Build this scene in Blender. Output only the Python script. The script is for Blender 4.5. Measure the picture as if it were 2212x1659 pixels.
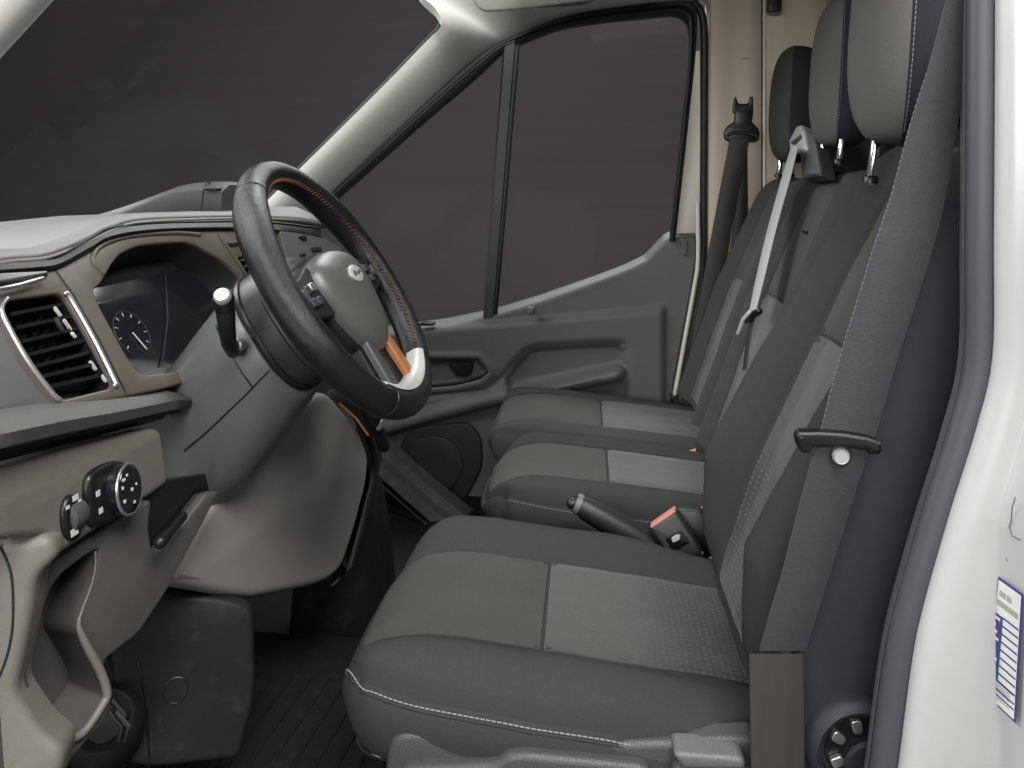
import bpy, bmesh, math, random
from mathutils import Vector, Matrix, geometry, noise
random.seed(7)
for o in list(bpy.data.objects): bpy.data.objects.remove(o)
S = bpy.context.scene
EYE = 1.5                                   # eye level of the photographer, metres
F, CX, CY = 1652.5, 1106.0, 395.3           # focal length and horizon of the photograph (2212 px wide)
PSI = math.radians(5.5)                     # the camera is turned a little towards the front of the van
sP, cP = math.sin(PSI), math.cos(PSI)
# ------------------------------------------------------------------ camera, world, lamps, exposure
cam = bpy.data.cameras.new('camera'); co = bpy.data.objects.new('camera', cam)
S.collection.objects.link(co); S.camera = co
cam.sensor_width = 36; cam.lens = 36 * F / 2212; cam.clip_start = .02; cam.clip_end = 100
cam.shift_x = 0; cam.shift_y = -(829.5 - CY) / 2212
co.location = (0, 0, EYE); co.rotation_euler = (math.pi / 2, 0, PSI)
w = bpy.data.worlds.new('World'); S.world = w; w.use_nodes = True
bg = w.node_tree.nodes['Background']; bg.inputs[0].default_value = (.92, .97, 1, 1); bg.inputs[1].default_value = .13
def area(name, loc, target, sx, sy, power, col):
    l = bpy.data.lights.new(name, 'AREA'); l.shape = 'RECTANGLE'; l.size = sx; l.size_y = sy; l.energy = power; l.color = col
    o = bpy.data.objects.new(name, l); S.collection.objects.link(o); o.location = loc
    d = Vector(target) - Vector(loc); o.rotation_euler = d.to_track_quat('-Z', 'Y').to_euler()
area('softbox_high', (.9, -1.0, 4.0), (-.1, 1.1, 1.0), 2.0, 1.4, 210, (1, .985, .96))
area('fill_low', (-.9, -2.2, 2.1), (.1, 1.9, 1.5), 2.0, 1.2, 80, (1, .975, .94))  # added fill lamp, set low to brighten the far pillars
area('softbox_front', (-2.7, 1.2, 3.4), (-.2, 1.4, 1.1), 2.2, 2.2, 145, (.97, .99, 1))
area('softbox_far_side', (-.2, 3.9, 3.5), (0, 1.6, 1.0), 2.2, 1.0, 95, (.97, 1, .98))
S.view_settings.view_transform = 'Standard'; S.view_settings.look = 'None'
S.view_settings.exposure = 0; S.view_settings.gamma = 1; S.view_settings.use_curve_mapping = False
S.render.engine = 'CYCLES'; S.cycles.max_bounces = 8; S.cycles.transparent_max_bounces = 16
# ------------------------------------------------------------------ geometry helpers
def ray(x, y):
    u = (x - CX) / F; return Vector((-sP + u * cP, cP + u * sP, (CY - y) / F))
EY = Vector((0, 0, EYE))
def PY(x, y, Y):                            # sight line of a measured point met with the lateral position Y
    r = ray(x, y); return EY + r * (Y / r.y)
def PX(x, y, X):
    r = ray(x, y); return EY + r * (X / r.x)
def PZ(x, y, Z):
    r = ray(x, y); return EY + r * (Z / r.z)
def V(x, y, z): return Vector((x, y, z + EYE))   # z measured from eye level
class Plane:
    def __init__(s, p, n, up=(0, 0, 1)):
        s.p = Vector(p); s.n = Vector(n).normalized(); s.ey = (Vector(up) - s.n * Vector(up).dot(s.n)).normalized()
        s.ex = s.ey.cross(s.n)
    def hit(s, x, y, off=0):
        r = ray(x, y); t = (s.p + s.n * off - EY).dot(s.n) / r.dot(s.n); return EY + r * t
    def uv(s, q): d = q - s.p; return (d.dot(s.ex), d.dot(s.ey))
    def at(s, u, v, h=0): return s.p + s.ex * u + s.ey * v + s.n * h
    def px(s, pts): return [s.uv(s.hit(*q)) for q in pts]
def crom(pts, n=6, closed=False):
    P = [Vector(p) for p in pts]; N = len(P); out = []
    for i in range(N if closed else N - 1):
        if closed: a, b, c, d = P[i - 1], P[i], P[(i + 1) % N], P[(i + 2) % N]
        else: a, b, c, d = P[max(i - 1, 0)], P[i], P[i + 1], P[min(i + 2, N - 1)]
        for k in range(n):
            t = k / n
            out.append(.5 * (2 * b + (c - a) * t + (2 * a - 5 * b + 4 * c - d) * t * t + (3 * b - a - 3 * c + d) * t ** 3))
    if not closed: out.append(P[-1])
    return out
def rounded(pts, r, n=4):                   # 2D polygon with its corners rounded
    out = []; N = len(pts)
    for i in range(N):
        a, b, c = Vector(pts[i - 1]), Vector(pts[i]), Vector(pts[(i + 1) % N])
        d1, d2 = a - b, c - b; q = min(r, d1.length * .45, d2.length * .45)
        s, e = b + d1.normalized() * q, b + d2.normalized() * q
        for k in range(n + 1):
            t = k / n; out.append(s * (1 - t) ** 2 + b * 2 * t * (1 - t) + e * t * t)
    return out
def finish(name, bm, m, parent, ang=40, kind=None, uvs=None):
    bmesh.ops.recalc_face_normals(bm, faces=bm.faces[:])
    me = bpy.data.meshes.new(name)
    for f in bm.faces: f.smooth = True
    for e in bm.edges:
        if len(e.link_faces) == 2 and e.calc_face_angle(0) > math.radians(ang): e.smooth = False
    bm.to_mesh(me); bm.free()
    o = bpy.data.objects.new(name, me); S.collection.objects.link(o)
    if m: me.materials.append(M[m])
    if parent:
        o.parent = parent
        if parent.type == 'EMPTY': o.matrix_parent_inverse = Matrix.Translation(-parent.location)
    if kind: o['kind'] = kind
    return o
def thing(name, label, cat, loc, group=None):
    o = bpy.data.objects.new(name, None); S.collection.objects.link(o); o.location = loc; o.empty_display_size = .05
    o['label'] = label; o['category'] = cat; o['kind'] = 'thing'
    if group: o['group'] = group
    return o
def grid_mesh(rows, closed_u=False, cap=False, bm=None):
    bm = bm or bmesh.new(); vv = [[bm.verts.new(p) for p in r] for r in rows]; n = len(rows[0])
    for i in range(len(rows) - 1):
        for j in range(n if closed_u else n - 1):
            k = (j + 1) % n
            try: bm.faces.new((vv[i][j], vv[i][k], vv[i + 1][k], vv[i + 1][j]))
            except ValueError: pass
    if cap:
        bm.faces.new(vv[0][::-1]); bm.faces.new(vv[-1])
    return bm
def sheet(name, rows, m, parent, thick=.004, ang=50, **k):      # open surface given a real thickness
    o = finish(name, grid_mesh(rows), m, parent, ang, **k)
    s = o.modifiers.new('thickness', 'SOLIDIFY'); s.thickness = thick; s.offset = -1
    return o
def loft(name, rings, m, parent, ang=45, **k): return finish(name, grid_mesh(rings, True, True), m, parent, ang, **k)
def add_tube(bm, path, rad, seg=10, flat=1.0, up=None, ends=True):
    P = [Vector(p) for p in path]; N = len(P); rings = []
    nrm = None
    for i in range(N):
        t = (P[min(i + 1, N - 1)] - P[max(i - 1, 0)]).normalized()
        if nrm is None:
            nrm = Vector(up) if up else (Vector((0, 0, 1)) if abs(t.z) < .9 else Vector((1, 0, 0)))
        nrm = (nrm - t * nrm.dot(t)).normalized(); b = t.cross(nrm)
        r = rad[i] if isinstance(rad, (list, tuple)) else rad
        rings.append([P[i] + (nrm * math.cos(a) * r + b * math.sin(a) * r * flat) for a in [2 * math.pi * k / seg for k in range(seg)]])
    if ends:
        for e, q in ((0, 1), (-1, -2)):
            c = P[e]; d = (P[e] - P[q]).normalized(); r = rad[e] if isinstance(rad, (list, tuple)) else rad
            extra = [[c + (p - c) * f + d * r * h for p in rings[e]] for f, h in ((.8, .45), (.4, .75))]
            rings = (extra[::-1] + rings) if e == 0 else (rings + extra)
    return grid_mesh(rings, True, True, bm)
def tube(name, path, rad, m, parent, seg=12, **k):
    return finish(name, add_tube(bmesh.new(), path, rad, seg, **k), m, parent, 50)
def plate(name, pl, outer, m, parent, thick=.01, r=.003, holes=(), steps=3, off=0, warp=None, ang=38, **k):
    """moulded plate: outline (and holes) in the plane's own coordinates, rounded front edges, real thickness"""
    bm = bmesh.new()
    def area2(q): return sum(q[i - 1][0] * q[i][1] - q[i][0] * q[i - 1][1] for i in range(len(q)))
    loops = []
    for L, hole in [(outer, False)] + [(h, True) for h in holes]:
        q = [Vector((p[0], p[1])) for p in L]
        c = [q[0]]
        for p in q[1:]:
            if (p - c[-1]).length > 1e-5: c.append(p)
        if (c[0] - c[-1]).length < 1e-5: c.pop()
        q = c
        if area2(q) < 0: q = q[::-1]
        if hole: q = q[::-1]
        nn = []
        for i in range(len(q)):
            a = (q[i] - q[i - 1]).normalized(); b = (q[(i + 1) % len(q)] - q[i]).normalized()
            n = Vector((-(a + b).y, (a + b).x)); n = n.normalized() if n.length > 1e-6 else Vector((-a.y, a.x))
            nn.append(n * min(1.0 / max(n.dot(Vector((-a.y, a.x))), .5), 2))
        loops.append((q, nn))
    def P3(p, h):
        z = pl.at(p.x, p.y, off + h); return warp(z, p.x, p.y) if warp else z
    tops = []
    for q, nn in loops:
        rows = []
        for s in range(steps + 1):
            t = s / steps * math.pi / 2
            rows.append([bm.verts.new(P3(p + n * r * (1 - math.sin(t)), -r * (1 - math.cos(t)))) for p, n in zip(q, nn)])
        rows.append([bm.verts.new(P3(p, -thick)) for p in q])
        N = len(q)
        for a, b in zip(rows, rows[1:]):
            for j in range(N): bm.faces.new((a[j], b[j], b[(j + 1) % N], a[(j + 1) % N]))
        tops.append(([Vector((*(p + n * r), 0)) for p, n in zip(q, nn)], rows[0], rows[-1]))
    polys = [t[0] for t in tops]; flatv = [v for t in tops for v in t[1]]; flatb = [v for t in tops for v in t[2]]
    if len(polys) == 1: tris = geometry.tessellate_polygon(polys)
    else:
        pts = [Vector((p.x, p.y)) for q in polys for p in q]; ed = []; k0 = 0
        for q in polys:
            ed += [(k0 + i, k0 + (i + 1) % len(q)) for i in range(len(q))]; k0 += len(q)
        vo, _, fo, ov, _, _ = geometry.delaunay_2d_cdt(pts, ed, [], 0, 1e-7)
        def ins(c, q):
            r_ = False
            for a, b in zip(q, q[1:] + q[:1]):
                if (a.y > c.y) != (b.y > c.y) and c.x < (b.x - a.x) * (c.y - a.y) / (b.y - a.y) + a.x: r_ = not r_
            return r_
        tris = []
        for f in fo:
            c = sum((vo[i] for i in f), Vector((0, 0))) / 3
            if ins(c, polys[0]) and not any(ins(c, h) for h in polys[1:]) and all(ov[i] for i in f): tris.append([ov[i][0] for i in f])
    for tri in tris:
        for fv in (flatv, flatb):
            try: bm.faces.new([fv[i] for i in tri])
            except ValueError: pass
    return finish(name, bm, m, parent, ang, **k)
def strip(name, L, R, thick, m, parent, n=6, ang=60, **k):      # webbing between two edge curves
    L, R = crom(L, n), crom(R, n); rows = []
    for i in range(len(L)):
        t = L[min(i + 1, len(L) - 1)] - L[max(i - 1, 0)]; wv = R[i] - L[i]
        nn = t.cross(wv).normalized() * thick * .5
        e = wv.normalized() * thick * .5
        rows.append([L[i] - e * 0 + nn * .3, L[i] + e + nn, (L[i] + R[i]) / 2 + nn, R[i] - e + nn, R[i] + nn * .3, R[i] - nn * .3, R[i] - e - nn, (L[i] + R[i]) / 2 - nn, L[i] + e - nn, L[i] - nn * .3])
    return loft(name, rows, m, parent, ang, **k)
def box(name, c, sx, sy, sz, m, parent, rot=None, bev=.003, **k):
    bm = bmesh.new(); bmesh.ops.create_cube(bm, size=1)
    for v in bm.verts: v.co = Vector((v.co.x * sx, v.co.y * sy, v.co.z * sz))
    if bev: bmesh.ops.bevel(bm, geom=bm.edges[:], offset=bev, segments=3, affect='EDGES', profile=.5)
    mt = Matrix.Translation(c) @ (rot.to_4x4() if rot else Matrix.Identity(4)); bm.transform(mt)
    return finish(name, bm, m, parent, 50, **k)
def lathe(name, c, axis, prof, m, parent, seg=32, ang=40, **k):     # prof: (radius, height along axis)
    ax = Vector(axis).normalized(); a = ax.orthogonal().normalized(); b = ax.cross(a)
    rings = [[Vector(c) + ax * h + (a * math.cos(t) + b * math.sin(t)) * max(r, 1e-4) for t in [2 * math.pi * i / seg for i in range(seg)]] for r, h in prof]
    return finish(name, grid_mesh(rings, True, True), m, parent, ang, **k)
def sm(a, b, x):
    t = min(max((x - a) / (b - a), 0), 1); return t * t * (3 - 2 * t)
def lerp(a, b, t): return a + (b - a) * t
def interp(tab, x):
    if x <= tab[0][0]: return tab[0][1]
    for (x0, y0), (x1, y1) in zip(tab, tab[1:]):
        if x <= x1: return y0 + (y1 - y0) * (x - x0) / (x1 - x0)
    return tab[-1][1]
# ------------------------------------------------------------------ materials
M = {}
def mat(name, col, rough=.5, metal=0, bump=None, var=.0, varscale=6, spec=.5, coat=0, sheen=0, stretch=(1, 1, 1), rvar=0, dust=0):
    m = bpy.data.materials.new(name); m.use_nodes = True; nt = m.node_tree; b = nt.nodes['Principled BSDF']; M[name] = m
    N = nt.nodes.new; L = nt.links.new
    b.inputs['Roughness'].default_value = rough; b.inputs['Metallic'].default_value = metal
    b.inputs['Specular IOR Level'].default_value = spec; b.inputs['Coat Weight'].default_value = coat; b.inputs['Coat Roughness'].default_value = .15
    b.inputs['Sheen Weight'].default_value = sheen; b.inputs['Sheen Roughness'].default_value = .4
    b.inputs['Base Color'].default_value = (*col, 1)
    tc = N('ShaderNodeTexCoord'); mp = N('ShaderNodeMapping'); mp.inputs['Scale'].default_value = stretch; L(tc.outputs['Object'], mp.inputs['Vector'])
    if var:
        nz = N('ShaderNodeTexNoise'); nz.inputs['Scale'].default_value = varscale; nz.inputs['Detail'].default_value = 6; nz.inputs['Roughness'].default_value = .65
        L(mp.outputs[0], nz.inputs['Vector'])
        mx = N('ShaderNodeMix'); mx.data_type = 'RGBA'
        mx.inputs['A'].default_value = (*[c * (1 - var) for c in col], 1); mx.inputs['B'].default_value = (*[min(c * (1 + var), 1) for c in col], 1)
        L(nz.outputs['Fac'], mx.inputs['Factor']); out = mx.outputs['Result']
        if dust:
            n2 = N('ShaderNodeTexNoise'); n2.inputs['Scale'].default_value = 38; n2.inputs['Detail'].default_value = 8; L(mp.outputs[0], n2.inputs['Vector'])
            cr = N('ShaderNodeValToRGB'); cr.color_ramp.elements[0].position = .55; cr.color_ramp.elements[1].position = .8; L(n2.outputs['Fac'], cr.inputs[0])
            mu = N('ShaderNodeMath'); mu.operation = 'MULTIPLY'; mu.inputs[1].default_value = dust; L(cr.outputs[0], mu.inputs[0])
            m2 = N('ShaderNodeMix'); m2.data_type = 'RGBA'; L(mu.outputs[0], m2.inputs['Factor']); L(out, m2.inputs['A']); m2.inputs['B'].default_value = (.3, .29, .27, 1); out = m2.outputs['Result']
        L(out, b.inputs['Base Color'])
        if rvar:
            mr = N('ShaderNodeMapRange'); mr.inputs['To Min'].default_value = rough - rvar; mr.inputs['To Max'].default_value = rough + rvar
            L(nz.outputs['Fac'], mr.inputs['Value']); L(mr.outputs[0], b.inputs['Roughness'])
    if bump:
        sc, st, kind = bump
        bp = N('ShaderNodeBump'); bp.inputs['Strength'].default_value = st; bp.inputs['Distance'].default_value = .001
        if kind == 'grain':
            t = N('ShaderNodeTexVoronoi'); t.inputs['Scale'].default_value = sc; L(mp.outputs[0], t.inputs['Vector']); h = t.outputs['Distance']
        elif kind == 'noise':
            t = N('ShaderNodeTexNoise'); t.inputs['Scale'].default_value = sc; t.inputs['Detail'].default_value = 4; L(mp.outputs[0], t.inputs['Vector']); h = t.outputs['Fac']
        else:                                # weave
            w1 = N('ShaderNodeTexWave'); w1.bands_direction = 'X'; w1.inputs['Scale'].default_value = sc; L(mp.outputs[0], w1.inputs['Vector'])
            w2 = N('ShaderNodeTexWave'); w2.bands_direction = 'Z'; w2.inputs['Scale'].default_value = sc; L(mp.outputs[0], w2.inputs['Vector'])
            mm = N('ShaderNodeMath'); mm.operation = 'ADD'; L(w1.outputs['Fac'], mm.inputs[0]); L(w2.outputs['Fac'], mm.inputs[1])
            nz2 = N('ShaderNodeTexNoise'); nz2.inputs['Scale'].default_value = sc * 1.3; L(mp.outputs[0], nz2.inputs['Vector'])
            m3 = N('ShaderNodeMath'); m3.operation = 'ADD'; L(mm.outputs[0], m3.inputs[0]); L(nz2.outputs['Fac'], m3.inputs[1]); h = m3.outputs[0]
        L(h, bp.inputs['Height']); L(bp.outputs[0], b.inputs['Normal'])
    return m
mat('backdrop', (.078, .070, .069), .95, var=.14, varscale=2.0, stretch=(.22, 1, 7), spec=.1)
mat('studio_floor', (.1, .1, .1), .8, var=.1, spec=.2)
mat('fabric', (.037, .039, .0365), .9, bump=(900, .5, 'noise'), var=.22, varscale=330, spec=.15)
mat('fabric_side', (.026, .028, .036), .9, bump=(900, .5, 'noise'), var=.22, varscale=330, spec=.15)
mat('fabric_far', (.046, .050, .046), .9, bump=(900, .5, 'noise'), var=.22, varscale=330, spec=.15)
mat('headrest_fabric_lit', (.128, .122, .114), .95, bump=(900, .5, 'noise'), var=.22, varscale=330, spec=.15)  # seat cloth with the light on the headrest fronts put into its colour
mat('fabric_lit', (.065, .066, .060), .9, bump=(900, .5, 'noise'), var=.22, varscale=330, spec=.15)  # same cloth as the bolsters, lightened to paint light on the seat centres
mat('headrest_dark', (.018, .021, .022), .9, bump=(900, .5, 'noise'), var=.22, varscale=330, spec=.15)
mat('thread', (.19, .194, .187), .8)
mat('orange_thread', (.11, .042, .02), .6)
mat('dash_top', (.165, .162, .17), .55, bump=(900, .22, 'grain'), var=.10, varscale=70, rvar=.06)
mat('dash_dark', (.010, .011, .013), .55, bump=(900, .22, 'grain'), var=.10, varscale=70, rvar=.06)
mat('dash_brown', (.085, .070, .058), .48, bump=(900, .22, 'grain'), var=.10, varscale=70, rvar=.06)
mat('dash_taupe_lit', (.25, .236, .224), .5, bump=(900, .22, 'grain'), var=.08, varscale=70, rvar=.06)  # dash taupe lightened, paints light onto the knee panel under the column
mat('dash_taupe', (.148, .138, .124), .5, bump=(900, .22, 'grain'), var=.10, varscale=70, rvar=.06)
mat('dash_knee', (.062, .058, .054), .55, bump=(900, .22, 'grain'), var=.10, varscale=70, rvar=.06)
mat('dash_grey', (.072, .077, .075), .5, bump=(900, .22, 'grain'), var=.10, varscale=70, rvar=.06)
mat('shroud', (.098, .107, .104), .34, spec=.9, coat=.25, bump=(900, .22, 'grain'), var=.10, varscale=70, rvar=.06)
mat('collar', (.020, .022, .023), .4, bump=(900, .22, 'grain'), var=.10, varscale=70, rvar=.06)
mat('black_plastic', (.007, .0075, .0085), .35, var=.2, varscale=60, bump=(700, .15, 'grain'))
mat('black_matte', (.007, .008, .009), .75, var=.2, bump=(500, .3, 'grain'), dust=.03, spec=.15)
mat('gloss_black', (.01, .011, .014), .12, coat=.3)
mat('gauge', (.03, .033, .04), .5)
mat('leather', (.009, .010, .011), .24, bump=(1100, .5, 'grain'), var=.25, rvar=.08, varscale=60)
mat('hub', (.078, .076, .071), .38, spec=.7, bump=(900, .22, 'grain'), var=.10, varscale=70, rvar=.06)
mat('orange', (.40, .17, .08), .36, metal=.35, var=.1)  # metallic orange-tan colour for one lower spoke and the lever edge
mat('chrome', (.75, .76, .77), .16, metal=1)
mat('satin', (.55, .56, .56), .3, metal=.9)
mat('silver_plastic', (.5, .5, .49), .35, metal=.3)
mat('door_panel', (.110, .113, .105), .55, bump=(900, .22, 'grain'), var=.10, varscale=70, rvar=.06)
mat('door_dark', (.015, .016, .015), .6, bump=(900, .22, 'grain'), var=.10, varscale=70, rvar=.06)
mat('pillar', (.70, .695, .655), .65, bump=(800, .15, 'noise'), var=.04)
mat('headliner', (.30, .30, .265), .9, bump=(900, .3, 'noise'), var=.05)
mat('beige_trim', (.56, .48, .39), .65, bump=(800, .15, 'noise'), var=.05)
mat('cream', (.62, .6, .53), .55, var=.04)
mat('navy_trim', (.018, .02, .027), .55, bump=(900, .22, 'grain'), var=.10, varscale=70, rvar=.06)
mat('rubber', (.012, .014, .015), .5, var=.15)
mat('seal_grey', (.055, .057, .066), .5, bump=(60, .1, 'noise'), var=.08, stretch=(1, 1, .2))
mat('white_paint', (.45, .455, .45), .32, var=.035, coat=.4, varscale=22, dust=.10)
mat('divider', (.05, .058, .058), .5, var=.05)
mat('webbing', (.046, .048, .052), .65, bump=(800, .8, 'noise'), var=.25, varscale=240, spec=.3, rvar=.08)
mat('webbing_brown', (.034, .031, .028), .65, bump=(90, .5, 'noise'), var=.35, varscale=60, stretch=(1.5, 1.5, .04))
mat('webbing_light', (.34, .35, .335), .75, bump=(600, .4, 'noise'), var=.08)
mat('buckle_grey', (.05, .052, .054), .5, var=.06)
mat('red_button', (.50, .21, .18), .45)
mat('mark_light', (.5, .52, .5), .6)
mat('mat_rubber', (.009, .010, .010), .8, bump=(160, .8, 'noise'), var=.3, dust=.03, spec=.1)
mat('kick', (.010, .011, .0125), .55, spec=.25, bump=(700, .2, 'grain'), var=.25, varscale=30, dust=.05)
mat('seat_plastic', (.05, .053, .052), .45, bump=(600, .35, 'grain'), var=.10, varscale=120)
mat('seat_plastic_light', (.11, .113, .11), .42, bump=(600, .35, 'grain'), var=.08, varscale=120)
mat('label_white', (.75, .75, .73), .5)
mat('label_blue', (.035, .035, .19), .5)
mat('label_grey', (.36, .36, .32), .5)
mat('chip', (.12, .12, .1), .8)
mat('sill_grey', (.055, .051, .05), .5, var=.12, dust=.2)
mat('speaker', (.014, .015, .015), .7, bump=(260, .8, 'grain'))
def glass(name, tint, refl):
    m = bpy.data.materials.new(name); m.use_nodes = True; nt = m.node_tree; nt.nodes.clear(); M[name] = m
    N = nt.nodes.new; out = N('ShaderNodeOutputMaterial'); tr = N('ShaderNodeBsdfTransparent'); gl = N('ShaderNodeBsdfGlossy')
    tr.inputs[0].default_value = (*tint, 1); gl.inputs['Roughness'].default_value = .03
    fr = N('ShaderNodeFresnel'); fr.inputs[0].default_value = 1.35; mu = N('ShaderNodeMath'); mu.operation = 'MULTIPLY'; mu.inputs[1].default_value = refl
    mx = N('ShaderNodeMixShader'); L = nt.links.new
    L(fr.outputs[0], mu.inputs[0]); L(mu.outputs[0], mx.inputs[0]); L(tr.outputs[0], mx.inputs[1]); L(gl.outputs[0], mx.inputs[2]); L(mx.outputs[0], out.inputs[0])
glass('window_glass', (.96, .97, .965), .015)
def insert_mat(name, light, dark, dot, g0, g1):
    m = bpy.data.materials.new(name); m.use_nodes = True; nt = m.node_tree; b = nt.nodes['Principled BSDF']; M[name] = m
    N = nt.nodes.new; L = nt.links.new
    b.inputs['Roughness'].default_value = .9; b.inputs['Specular IOR Level'].default_value = .2; b.inputs['Sheen Weight'].default_value = .2
    uv = N('ShaderNodeUVMap'); sep = N('ShaderNodeSeparateXYZ'); L(uv.outputs[0], sep.inputs[0])
    br = N('ShaderNodeTexBrick'); br.inputs['Scale'].default_value = 1; br.inputs['Brick Width'].default_value = .0062; br.inputs['Row Height'].default_value = .0034
    br.inputs['Mortar Size'].default_value = .0006; br.inputs['Mortar Smooth'].default_value = .6; br.inputs['Bias'].default_value = 0
    br.inputs['Color1'].default_value = (*light, 1); br.inputs['Color2'].default_value = (*[c * .86 for c in light], 1); br.inputs['Mortar'].default_value = (*[c * .68 for c in light], 1)
    L(uv.outputs[0], br.inputs['Vector'])
    vo = N('ShaderNodeTexVoronoi'); vo.inputs['Scale'].default_value = 115; vo.inputs['Randomness'].default_value = .22; L(uv.outputs[0], vo.inputs['Vector'])
    rp = N('ShaderNodeMapRange'); rp.inputs['From Min'].default_value = .22; rp.inputs['From Max'].default_value = .36; rp.inputs['To Min'].default_value = 1; rp.inputs['To Max'].default_value = 0
    L(vo.outputs['Distance'], rp.inputs['Value'])
    dm = N('ShaderNodeMix'); dm.data_type = 'RGBA'; dm.inputs['A'].default_value = (*dark, 1); dm.inputs['B'].default_value = (*dot, 1); L(rp.outputs[0], dm.inputs['Factor'])
    gr = N('ShaderNodeMapRange'); gr.interpolation_type = 'SMOOTHSTEP'; gr.inputs['From Min'].default_value = g0; gr.inputs['From Max'].default_value = g1; L(sep.outputs['X'], gr.inputs['Value'])
    mx = N('ShaderNodeMix'); mx.data_type = 'RGBA'; L(gr.outputs[0], mx.inputs['Factor']); L(br.outputs['Color'], mx.inputs['A']); L(dm.outputs['Result'], mx.inputs['B'])
    L(mx.outputs['Result'], b.inputs['Base Color'])
    bp = N('ShaderNodeBump'); bp.inputs['Strength'].default_value = .4; bp.inputs['Distance'].default_value = .001
    nz = N('ShaderNodeTexNoise'); nz.inputs['Scale'].default_value = 700; L(uv.outputs[0], nz.inputs['Vector']); L(nz.outputs['Fac'], bp.inputs['Height']); L(bp.outputs[0], b.inputs['Normal'])
insert_mat('insert_cushion', (.079, .081, .075), (.028, .031, .029), (.054, .058, .054), .05, .17)
insert_mat('insert_back', (.082, .087, .08), (.042, .046, .042), (.078, .082, .076), -.10, -.20)
# ------------------------------------------------------------------ setting
def struct(name, rows, m):
    o = finish(name, grid_mesh(rows), m, None); o['kind'] = 'structure'; return o
struct('floor', [[Vector((-9, -6, 0)), Vector((9, -6, 0))], [Vector((-9, 6.2, 0)), Vector((9, 6.2, 0))]], 'studio_floor')
struct('backdrop', [[Vector((-9, 6, 0)), Vector((9, 6, 0))], [Vector((-9, 6, 6)), Vector((9, 6, 6))]], 'backdrop')
# ------------------------------------------------------------------ van body
van = thing('van_cab', 'white painted van cab shell with pale pillars, beige rear trim and dark floor', 'van', (0, 1.5, 0))
FZ = -.95
box('floor_pan', V(-.15, 1.53, FZ - .02), 1.9, 1.66, .04, 'black_matte', van, bev=.01)
# far windscreen pillar running into the roof rail
U = [(470, 545), (560, 455), (635, 382), (740, 278), (840, 178), (925, 90), (950, 66), (957, 46), (942, 18), (905, -30), (1000, -75), (1180, -100), (1400, -110), (1560, -110), (1700, -110)]
Lo = [(600, 545), (655, 478), (700, 430), (800, 338), (900, 246), (985, 167), (1017, 138), (1060, 108), (1085, 94), (1112, 80), (1164, 57), (1250, 33), (1350, 18), (1464, 4), (1560, -8)]
U, Lo = [tuple(p) for p in crom([(*p, 0) for p in U], 4)], [tuple(p) for p in crom([(*p, 0) for p in Lo], 4)]
rows = []; n = len(U)
for i in range(n):
    t = i / (n - 1); yu = lerp(2.14, 1.98, min(t * 1.6, 1)); yl = lerp(2.27, 2.2, t)
    a, b = PY(U[i][0], U[i][1], yu), PY(Lo[i][0], Lo[i][1], yl); r = []
    for k in range(9):
        s = k / 8; p = a.lerp(b, s); p.y -= .035 * math.sin(math.pi * s) ** .8; r.append(p)
    rows.append([a + Vector((-.005, .05, -.01))] + r + [b + Vector((.01, .04, 0))])
fp = sheet('windscreen_pillar', rows, 'pillar', van, .006)
tube('windscreen_seal', [PY(x - 2, y - 2, 2.16) for x, y in [(450, 562), (560, 452), (635, 379), (740, 275), (840, 175), (925, 87), (949, 63), (955, 44), (940, 16), (905, -32)]], .006, 'rubber', van)
tube('windscreen_trim', [PY(x, y, 2.2) for x, y in [(785, 232), (800, 212), (850, 160), (880, 130)]], .004, 'cream', van)
# near windscreen pillar (top left corner)
rows = []
for t in [i / 10 for i in range(-7, 11)]:
    c = V(-.74, .79, -.05).lerp(V(-.25, .83, .48), t); d = Vector((.49, .04, .53)).normalized(); up = Vector((-.73, 0, .68)); rr = []
    for k in range(16):
        a = 2 * math.pi * k / 16; rr.append(c + up * (.125 + .05 * math.cos(a)) + Vector((0, -1, 0)) * .045 * math.sin(a))
    rows.append(rr)
loft('windscreen_pillar', rows, 'pillar', van)
# windscreen and headliner
rows = []
for i in range(9):
    t = i / 8; x = lerp(-1.02, -.13, t); z = lerp(-.30, .49, t); rows.append([V(x - .09 * math.sin(math.pi * s), lerp(.80, 2.20, s), z) for s in [k / 12 for k in range(13)]])
sheet('windscreen_glass', rows, 'window_glass', van, .004)
rows = []
for i in range(9):
    t = i / 8; rows.append([V(lerp(-.15, .95, t), lerp(.78, 2.2, s), .50 + .05 * math.sin(math.pi * s) + .06 * sm(0, .4, t)) for s in [k / 12 for k in range(13)]])
sheet('headliner', rows, 'headliner', van, .02)
# far rear pillar trim
def Yp(y): return 2.30 - .10 * (660 - y) / 630
rows = []
for y in (-120, 0, 100, 200, 300, 400, 500, 600, 700, 800, 900, 1000):
    r = [PY(x, y, Yp(y) + dy) for x, dy in [(1526, .045), (1530, .01), (1538, -.008), (1552, -.012), (1570, 0), (1610, .003), (1646, .003)]]
    rows.append(r)
bp = sheet('rear_pillar_trim', rows, 'beige_trim', van, .004)
rows = [[PY(x, y, Yp(y) + .012) for x in (1648, 1700, 1746, 1790)] for y in (-120, 100, 300, 500, 700, 950)]
sheet('side_trim', rows, 'beige_trim', van, .004)
tube('trim_strip', [PY(1651, y, Yp(y) - .002) for y in (-60, 60, 160, 300, 450, 600)], .0045, 'cream', van)
tube('trim_gap', [PY(1645, y, Yp(y) + .002) for y in (-60, 60, 160, 300, 450, 600)], .0035, 'rubber', van)
box('coat_hook', PY(1672, 8, 2.16), .035, .03, .05, 'black_plastic', van)
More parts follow.
